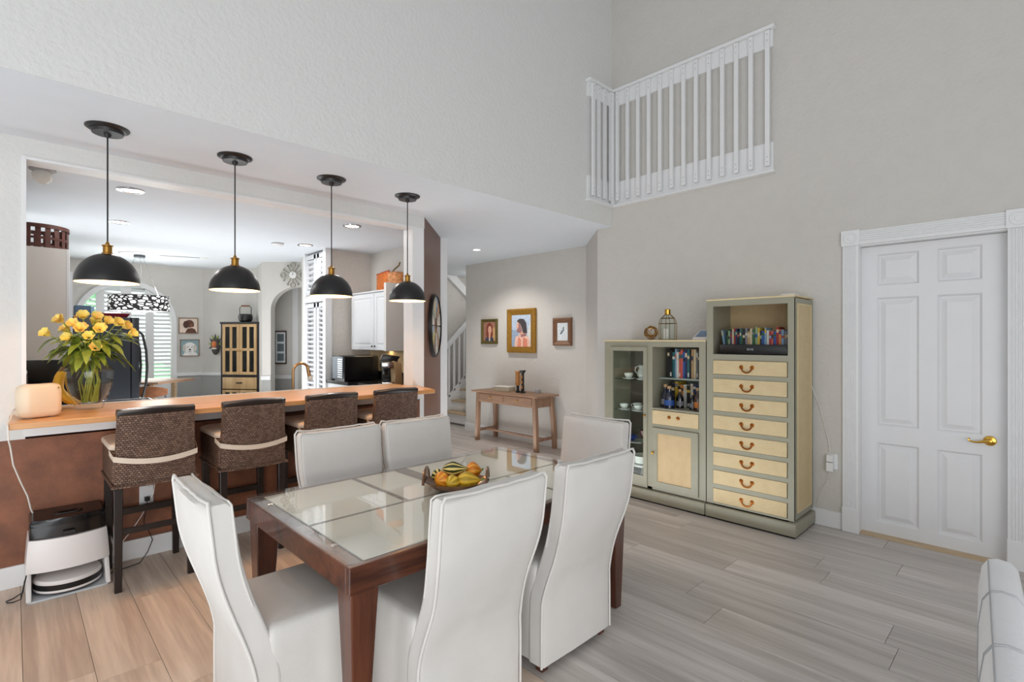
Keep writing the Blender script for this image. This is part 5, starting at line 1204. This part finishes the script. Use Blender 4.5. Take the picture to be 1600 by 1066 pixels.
MB(BLACK).tube([(0.02, 0.06, 0.18), (0.02, 0.06, 0.13), (0.0, 0.0, 0.12), (-0.01, -0.05, 0.115)], [0.03, 0.03, 0.012, 0.012], 10).build('portafilter', cm); MB(BLACK).prism([(-0.05, 0.275), (0.15, 0.275), (0.19, 0.33), (-0.01, 0.36)], 0.06, 0.2, 'xz').build('grinder_lid', cm, bev=0.01)
kb = thing('knife_block', 'tan wooden knife block leaning beside the espresso machine', 'knife block', (3.23, 5.30, 0.95)); MB(TAN).prism([(0.0, 0.0), (0.10, 0.0), (0.08, 0.25), (-0.02, 0.28)], 0, 0.1, 'xz').build('block', kb, bev=0.004)
for i in range(3): MB(BLACK).tube([(0.0 + 0.03 * i, 0.03 + 0.02 * i, 0.26), (-0.03 + 0.05 * i, 0.03 + 0.02 * i, 0.33)], 0.009, 6).build('knife_handle', kb)

# louvered pantry door: lower pair and upper pair
for nm, z0, z1, lab in (('door_2', 0.02, 1.985, 'white louvered pantry door'), ('door_3', 2.10, 2.66, 'white louvered upper pantry door')):
    t = struct(thing(nm, lab, 'door', (3.005, 6.70, z0))); del t['category']
    hg = z1 - z0; f = MB(CABW)
    for y0, y1 in ((0, 0.045), (0.165, 0.225), (0.27, 0.33), (0.55, 0.60)): f.box(-0.016, 0.016, y0, y1, 0, hg)
    f.box(-0.016, 0.016, 0.045, 0.55, 0, 0.07); f.box(-0.016, 0.016, 0.045, 0.55, hg - 0.06, hg); f.build('louver_frame', t, smooth=False)
    n = int((hg - 0.15) / 0.062)
    for i in range(n):
        z = 0.09 + i * (hg - 0.18) / max(1, n - 1)
        if z0 + z < 0.75: continue
        for y0, y1 in ((0.045, 0.165), (0.33, 0.55)):
            m = MB(CABW).box(-0.026, 0.026, y0, y1, -0.004, 0.004); m.xf(Matrix.Rotation(R(38), 4, 'Y')); m.build('slat', t, smooth=False, loc=(0, 0, z))
struct(MB(WHITE).box(3.035, 3.055, 6.70, 7.34, 0, 2.69).build('wall_pantry_front', smooth=False))
struct(MB(WHITE).box(2.97, 3.06, 6.62, 6.70, 0, CZ).build('trim_13', smooth=False)); struct(MB(WHITE).box(2.975, 3.06, 7.30, 7.36, 0, CZ).build('trim_14', smooth=False)); struct(MB(WHITE).box(2.965, 3.03, 6.70, 7.30, 2.0, 2.09).build('trim_15', bev=0.006))

# arched shuttered window
w1 = struct(thing('window_1', 'arched window with white plantation shutters', 'window', (0, W, 0))); del w1['category']
oc = [(0.64, 0.45)] + arcpts(1.30, 1.76, 0.66, 180, 0, 24) + [(1.96, 0.45)]; ic = [(0.71, 0.45)] + arcpts(1.30, 1.76, 0.59, 180, 0, 24) + [(1.89, 0.45)]
m = MB(WHITE)
for i in range(len(oc) - 1):
    q = [oc[i], oc[i + 1], ic[i + 1], ic[i]]; m.prism(q, -0.035, 0.0, 'xz')
m.build('window_frame', w1, smooth=False)
def atop(x, r=0.585): return 1.76 + math.sqrt(max(0, r * r - (x - 1.30) ** 2))
for x0, x1 in ((0.91, 1.01), (1.22, 1.35), (1.54, 1.65)): MB(WHITE).prism([(x0, 0.45), (x1, 0.45), (x1, atop(x1)), (x0, atop(x0))], 0.01, 0.045, 'xz').build('shutter_stile', w1, smooth=False)
MB(WHITE).box(0.71, 1.89, 0.01, 0.045, 0.45, 0.80).build('shutter_bottom_panel', w1, smooth=False)
for x0, x1 in ((0.715, 0.905), (1.015, 1.215), (1.355, 1.535), (1.655, 1.885)):
    z = 0.84
    zt = min(atop(x0), atop(x1)) + 0.04
    while z < max(atop(x0), atop(x1)) - 0.05:
        a, b_ = x0, x1
        if z > 1.76:
            hw_ = math.sqrt(max(0, 0.58 ** 2 - (z - 1.76) ** 2)); a, b_ = max(x0, 1.30 - hw_), min(x1, 1.30 + hw_)
        if b_ - a > 0.04:
            m = MB(WHITE).box(a, b_, -0.034, 0.034, -0.004, 0.004); m.xf(Matrix.Rotation(R(28), 4, 'X')); m.build('slat', w1, smooth=False, loc=(0, 0.03, z))
        z += 0.066
MB(PANE).prism(ic, 0.09, 0.094, 'xz').build('window_pane', w1, smooth=False)
hg_ = MB(GARDEN); random.seed(3)
for (cx_, cz_, rr_) in ((0.1, 1.0, 0.9), (0.6, 2.1, 0.7), (1.35, 0.6, 0.7), (2.0, 0.3, 0.7)):
    k = len(hg_.v); hg_.ball((cx_, 13.0, cz_), rr_, 24, 14)
    for i in range(k, len(hg_.v)):
        v = Vector(hg_.v[i]); c_ = Vector((cx_, 13.0, cz_)); hg_.v[i] = tuple(c_ + (v - c_) * (1 + 0.25 * noise.noise(v * 4)))
tag(hg_.build('garden_hedge', ang=80), 'bright green hedge outside the shuttered window', 'hedge')

# breakfast nook
def hp(x, y): return (x, y)
dt = thing('breakfast_table', 'tan wooden breakfast table by the arched window', 'table', (1.45, 8.90, 0), R(-45))
MB(ACACIA).box(-0.36, 0.36, -0.42, 0.36, 0.87, 0.90).build('tabletop', dt, bev=0.004)
for sx in (-1, 1):
    for sy in (-1, 1): MB(TREAD).box(sx * 0.16 - 0.025, sx * 0.16 + 0.025, sy * 0.22 - 0.05, sy * 0.22, 0, 0.87).build('leg', dt, smooth=False)
WAL = wood('walnut_chair_back', (112, 70, 46), (146, 98, 68), 0, 0.4)
kch = thing('breakfast_chair', 'walnut-backed chair with dark metal legs at the breakfast table', 'chair', (1.28, 8.22, 0), R(-45))
rings = []
for j in range(9):
    s_ = j / 8; hh_ = 0.075 * math.sin(math.pi * (0.08 + 0.84 * s_)) ** 0.5; x = -0.22 + 0.44 * s_; y = 0.05 * (2 * s_ - 1) ** 2
    rings.append([(x, y - 0.01, 0.79 - hh_), (x, y + 0.01, 0.79 - hh_), (x, y + 0.01, 0.79 + hh_), (x, y - 0.01, 0.79 + hh_)])
MB(WAL).loft(rings).build('backrest', kch, ang=50); MB(WAL).loft([[(x, y, z) for x, y in rr(-0.21, 0.21, 0.0, 0.42, 0.08, 4)] for z in (0.56, 0.59)]).build('seat', kch)
MB(BLACKM).box(-0.02, 0.02, -0.005, 0.03, 0.56, 0.76).build('back_support', kch, smooth=False)
for sx in (-1, 1):
    MB(STEEL).tube([(sx * 0.20, 0.06, 0), (sx * 0.20, 0.045, 0.56), (sx * 0.20, 0.045, 0.80)], 0.011, 8).build('leg', kch); MB(STEEL).tube([(sx * 0.19, 0.38, 0), (sx * 0.17, 0.36, 0.56)], 0.012, 8).build('leg', kch)
# drum chandelier with pierced shade
dc = thing('drum_chandelier', 'black and white pierced drum chandelier before the arched window', 'lamp', (1.29, 8.95, 1.885))
m, t, b = base('pierced_drum_pattern', 0.5); tc0 = t.new('ShaderNodeTexCoord'); mp = t.new('ShaderNodeMapping'); mp.inputs['Scale'].default_value = (1, 1, 2.1); t.link(tc0.outputs['Object'], mp.inputs[0])
vo = t.new('ShaderNodeTexVoronoi', feature='DISTANCE_TO_EDGE'); vo.inputs['Scale'].default_value = 12.5; t.link(mp.outputs[0], vo.inputs['Vector'])
rp = t.new('ShaderNodeValToRGB'); rp.color_ramp.interpolation = 'CONSTANT'; rp.color_ramp.elements[0].color = S(30, 26, 24); rp.color_ramp.elements[1].color = S(246, 246, 244); rp.color_ramp.elements[1].position = 0.15
t.link(vo.outputs['Distance'], rp.inputs[0]); t.link(rp.outputs[0], b.inputs['Base Color'])
em = t.new('ShaderNodeMath', operation='GREATER_THAN'); em.inputs[1].default_value = 0.15; t.link(vo.outputs['Distance'], em.inputs[0]); ems = t.new('ShaderNodeMath', operation='MULTIPLY'); ems.inputs[1].default_value = 0.55; t.link(em.outputs[0], ems.inputs[0]); t.link(ems.outputs[0], b.inputs['Emission Strength']); b.inputs['Emission Color'].default_value = (1, 1, 1, 1)
MB(m).lathe([(0.362, 0.0), (0.362, 0.215), (0.357, 0.215), (0.357, 0.0)], 48, caps=(False, False)).build('drum_shade', dc)
MB(col('white_diffuser', (240, 240, 238), 0.6)).lathe([(0.35, 0.004), (0.001, -0.002)], 40, caps=(False, True)).build('diffuser', dc)
for z in (0.0, 0.209): MB(BLACKM).lathe([(0.363, z), (0.366, z), (0.366, z + 0.006), (0.363, z + 0.006)], 48, caps=(False, False)).build('rim_band', dc)
MB(STEEL).lathe([(0.07, CZ - 1.885 - 0.05), (0.07, CZ - 1.885 - 0.02)], 24).build('canopy', dc)
for a in (0.5, 2.6, 4.7): MB(CHROME).tube([(0.05 * math.cos(a), 0.05 * math.sin(a), CZ - 1.885 - 0.04), (0.30 * math.cos(a), 0.30 * math.sin(a), 0.205)], 0.003, 5).build('suspension_wire', dc)
for a in range(3): MB(BLACKM).tube([(0.36 * math.cos(a * 2.1), 0.36 * math.sin(a * 2.1), 0.2), (0, 0, 0.2)], 0.004, 5).build('spoke', dc)
md = thing('ceiling_medallion', 'white round ceiling medallion with cord cover above the drum chandelier', 'medallion', (1.29, 8.95, CZ))
MB(WHITE).lathe([(0.245, 0), (0.24, -0.012), (0.21, -0.016), (0.20, -0.010), (0.08, -0.016), (0.001, -0.018)], 40).build('disc', md)
cv = MB(STITCH).tube([(0.2, -0.07, -0.006), (0.70, -0.24, -0.006)], 0.006, 6).build('cord_cover', md); MB(WHITE).lathe([(0.06, 0), (0.055, -0.012), (0.001, -0.014)], 20, (0.75, -0.26, 0)).build('hook_plate', md)
# kitchen ceiling lights
for i, (x, y, lab) in enumerate(((0.686, 5.173, 'round ceiling downlight nearest the left pendant cord'), (0.791, 6.657, 'round ceiling downlight deeper in behind the left pendant cord'), (2.604, 5.15, 'round ceiling downlight nearest the white pillar'), (2.70, 6.612, 'round ceiling downlight above the louvered pantry door'))):
    t = thing('recessed_light', lab, 'light', (x, y, CZ), 0, 'kitchen ceiling downlights')
    MB(CHROME).lathe([(0.098, 0), (0.095, -0.008), (0.074, -0.010), (0.070, -0.004)], 32, caps=(False, False)).build('trim_ring', t); MB(LED).lathe([(0.072, -0.005), (0.001, -0.005)], 28, caps=(False, True)).build('lens', t)
sd_ = thing('smoke_detector', 'white smoke detector on the kitchen ceiling beside the pantry downlight', 'smoke detector', (2.397, 6.723, CZ)); MB(WHITE).lathe([(0.07, 0), (0.07, -0.02), (0.055, -0.034), (0.001, -0.036)], 28).build('detector_body', sd_); MB(STITCH).lathe([(0.072, -0.004), (0.072, -0.010)], 28, caps=(False, False)).build('vent_ring', sd_)
fs_ = thing('flush_light', 'clear dome flush ceiling light at the left end of the kitchen opening', 'light', (0.15, 4.98, CZ)); MB(STITCH).lathe([(0.075, 0), (0.075, -0.012), (0.06, -0.018)], 28).build('base_ring', fs_); MB(PORC).lathe([(0.05, -0.018), (0.058, -0.04), (0.052, -0.075), (0.03, -0.10), (0.001, -0.105)], 24, caps=(False, True)).build('dome', fs_)

# dog pictures on the window wall (facing -y): reuse picture() turned by +90 degrees
pBrown, pCream, pTeal, pWhiteF, pEye = P('brown_fur', (96, 58, 40)), P('cream_ground', (222, 204, 188)), P('teal_ground', (140, 168, 172)), P('white_fur', (232, 230, 226)), P('black_eye', (24, 22, 22))
WFR = plain('pale_brown_frame', (150, 124, 102), 0.5, var=0.1)
picture('dog_picture', 'picture of a brown dog on cream in a thin brown frame', 0, 0, 0.285, 0, 0.265, 0.012, WFR, pCream, [(pBrown, [(0.3, 0), (0.98, 0), (0.86, 0.26), (0.7, 0.34), (0.45, 0.3)]), (pBrown, ell(0.55, 0.64, 0.26, 0.27)), (P('dark_ear', (74, 42, 29)), ell(0.36, 0.58, 0.16, 0.26)), (P('tan_muzzle', (128, 80, 54)), ell(0.70, 0.52, 0.12, 0.12)), (pEye, ell(0.76, 0.56, 0.04, 0.04)), (pEye, ell(0.6, 0.7, 0.025, 0.025))], 0.022, rot=R(90), loc=(2.135, W - 0.001, 1.585))
picture('dog_picture', 'picture of a white fluffy dog on pale teal in a thin brown frame', 0, 0, 0.285, 0, 0.285, 0.012, WFR, pTeal, [(pWhiteF, [(0.1, 0), (0.95, 0), (0.85, 0.2), (0.2, 0.2)]), (pWhiteF, ell(0.5, 0.5, 0.36, 0.36)), (P('cream_ear', (206, 200, 190)), ell(0.2, 0.48, 0.1, 0.24)), (P('cream_ear2', (206, 200, 190)), ell(0.8, 0.48, 0.1, 0.24)), (pEye, ell(0.5, 0.38, 0.07, 0.05)), (pEye, ell(0.38, 0.55, 0.03, 0.03)), (pEye, ell(0.62, 0.55, 0.03, 0.03)), (pEye, [(0.4, 0.26), (0.6, 0.26), (0.5, 0.22)])], 0.022, rot=R(90), loc=(2.155, W - 0.001, 1.20))
# carved mask
mk = thing('carved_mask', 'carved painted mask with leaf crown on the nook wall', 'mask', (2.505, 9.865, 1.18), R(-50 + 0))
MBk = MB(col('mask_dark', (66, 62, 58), 0.6, var=0.4, nscale=30)); MBk.ball((0, -0.03, 0.19), 0.10, 14, 10, (0.75, 0.4, 1.5)); MBk.build('mask_face', mk)
MB(col('mask_orange', (198, 110, 60), 0.6)).ball((0.0, -0.065, 0.22), 0.045, 12, 8, (1, 0.5, 1.3)).build('mask_nose', mk); MB(col('mask_white', (210, 204, 190), 0.6)).ball((0.0, -0.07, 0.15), 0.035, 12, 8, (1.5, 0.4, 0.5)).build('mask_mouth', mk)
for i in range(9):
    a = R(200 - 27.5 * i); lm = MB(GREEN if i % 2 else MBk.mats[0]); lm.prism([(0.07 * math.cos(a) - 0.02 * math.sin(a), 0.21 + 0.12 * math.sin(a) + 0.02 * math.cos(a)), (0.13 * math.cos(a), 0.21 + 0.19 * math.sin(a)), (0.07 * math.cos(a) + 0.02 * math.sin(a), 0.21 + 0.12 * math.sin(a) - 0.02 * math.cos(a))], -0.04, -0.03, 'xz'); lm.build('leaf', mk, smooth=False)
# hutch on the nook wall, local x along the wall (right in view), y out of the wall is -y
hu = thing('corner_hutch', 'black and tan glazed hutch in the breakfast nook', 'hutch', (2.46, 9.375, 0), R(-50.6))
HW, HD_ = 0.625, 0.30
BH = plain('black_hutch_paint', (30, 30, 34), 0.4, var=0.1)
m = MB(BH); m.box(-0.022, 0.012, -0.0, HD_, 0, 1.74); m.box(HW - 0.012, HW + 0.095, 0.0, HD_, 0, 1.74); m.box(0.012, HW - 0.012, HD_ - 0.02, HD_, 0, 1.74); m.box(0.012, HW - 0.012, 0.0, HD_ - 0.02, 0.875, 0.905); m.box(0.012, HW - 0.012, 0, HD_ - 0.02, 0.03, 0.06); m.build('hutch_carcass', hu, smooth=False)
MB(BH).box(-0.03, HW + 0.115, -0.02, HD_, 1.74, 1.77).build('hutch_top', hu, bev=0.004, seg=1)
DG = glassy('hutch_glass', (0.35, 0.42, 0.45), 1.6)
for x0, x1 in ((0.014, 0.308), (0.314, 0.608)):
    m = MB(TAN); wf = 0.045; xm = (x0 + x1) / 2
    for q in ((x0, x0 + wf, 0.91, 1.735), (x1 - wf, x1, 0.91, 1.735), (xm - 0.02, xm + 0.02, 0.955, 1.69), (x0 + wf, x1 - wf, 0.91, 0.955), (x0 + wf, x1 - wf, 1.69, 1.735), (x0 + wf, x1 - wf, 1.30, 1.34)): m.box(q[0], q[1], -0.012, 0.012, q[2], q[3])
    d = m.build('hutch_door', hu, smooth=False); MB(DG).box(x0 + wf, x1 - wf, 0.0, 0.004, 0.955, 1.69).build('door_pane', d, smooth=False); MB(AGED).ball((x1 - 0.02 if x0 < 0.1 else x0 + 0.02, -0.02, 1.30), 0.012).build('knob', d)
    m = MB(TAN)
    for q in ((x0, x0 + wf, 0.06, 0.66), (x1 - wf, x1, 0.06, 0.66), (xm - 0.02, xm + 0.02, 0.1, 0.62), (x0 + wf, x1 - wf, 0.06, 0.1), (x0 + wf, x1 - wf, 0.62, 0.66)): m.box(q[0], q[1], -0.012, 0.012, q[2], q[3])
    d = m.build('lower_door', hu, smooth=False); MB(BLKG).box(x0 + wf, x1 - wf, 0.002, 0.006, 0.1, 0.62).build('door_pane', d, smooth=False)
d = MB(TAN).box(0.014, 0.608, -0.012, 0.02, 0.675, 0.865).build('drawer', hu, bev=0.004); MB(BLACKM).box(0.26, 0.36, -0.026, -0.012, 0.765, 0.785).build('drawer_pull', d, bev=0.003)
for i in range(4): MB(STEEL).lathe([(0.04, 0), (0.05, 0.03), (0.055, 0.12), (0.05, 0.15)], 14, (0.09 + 0.15 * i, 0.14, 0.906)).build('dish_stack', hu)
MB(TAN).box(0.02, 0.60, 0.03, HD_ - 0.03, 1.31, 1.325).build('shelf', hu, smooth=False)
kt = thing('iron_kettle', 'black cast iron kettle with wooden handle on top of the hutch', 'kettle', (2.76, 9.19, 1.77), R(-50))
MB(BLACKM).lathe([(0.06, 0), (0.095, 0.02), (0.11, 0.07), (0.105, 0.12), (0.09, 0.135), (0.001, 0.135)], 24).build('pot', kt); MB(BLACKM).tube([(-0.10, 0, 0.11), (-0.10, 0, 0.24), (-0.07, 0, 0.265)], 0.006, 6).build('bail', kt); MB(BLACKM).tube([(0.10, 0, 0.11), (0.10, 0, 0.24), (0.07, 0, 0.265)], 0.006, 6).build('bail', kt); MB(WAL).tube([(-0.07, 0, 0.27), (0.07, 0, 0.27)], 0.013, 8).build('grip', kt)
# starburst clock on the arch wall
sb_ = thing('starburst_clock', 'ornate silver starburst clock above the arched passage', 'clock', (3.145, 8.162, 2.49), R(-45))
SIL = plain('antique_silver', (150, 148, 132), 0.35, 0.7, var=0.2, nscale=40)
m = MB(PORC); m.lathe([(0.055, 0), (0.055, 0.02), (0.001, 0.022)], 24); m.xf(Matrix.Rotation(R(90), 4, 'X')); m.build('dial', sb_)
for i in range(12):
    a = R(30 * i); L_ = 0.10 if i % 3 else 0.075
    MB(SIL).tube([(0.05 * math.cos(a), -0.012, 0.05 * math.sin(a)), (0.05 * math.cos(a) + L_ * math.cos(a), -0.012, 0.05 * math.sin(a) + L_ * math.sin(a))], 0.006, 6).build('ray', sb_)
    if i % 3 == 0:
        MB(SIL).tube([(0.155 * math.cos(a) + 0.038 * math.cos(q), -0.012, 0.155 * math.sin(a) + 0.038 * math.sin(q)) for q in [2 * math.pi * k / 16 for k in range(17)]], 0.008, 6).build('ring', sb_)
    else: MB(SIL).ball((0.165 * math.cos(a), -0.012, 0.165 * math.sin(a)), 0.016, 8, 6).build('bead', sb_)
MB(BLACKM).box(-0.003, 0.003, -0.026, -0.023, 0, 0.04).build('clock_hand', sb_, smooth=False)
picture('triple_photo_frame', 'narrow brown frame of three photos in the arched passage', 0, 0, 0.20, 0, 0.56, 0.022, plain('dark_brown_frame', (80, 54, 42), 0.4), pWhite, [(pGrey, [(0.15, 0.06), (0.85, 0.06), (0.85, 0.3), (0.15, 0.3)]), (pGrey, [(0.15, 0.37), (0.85, 0.37), (0.85, 0.62), (0.15, 0.62)]), (pGrey, [(0.15, 0.69), (0.85, 0.69), (0.85, 0.94), (0.15, 0.94)])], 0.025, rot=R(51), loc=(3.255, 8.995, 1.07))
bpy.context.view_layer.update()
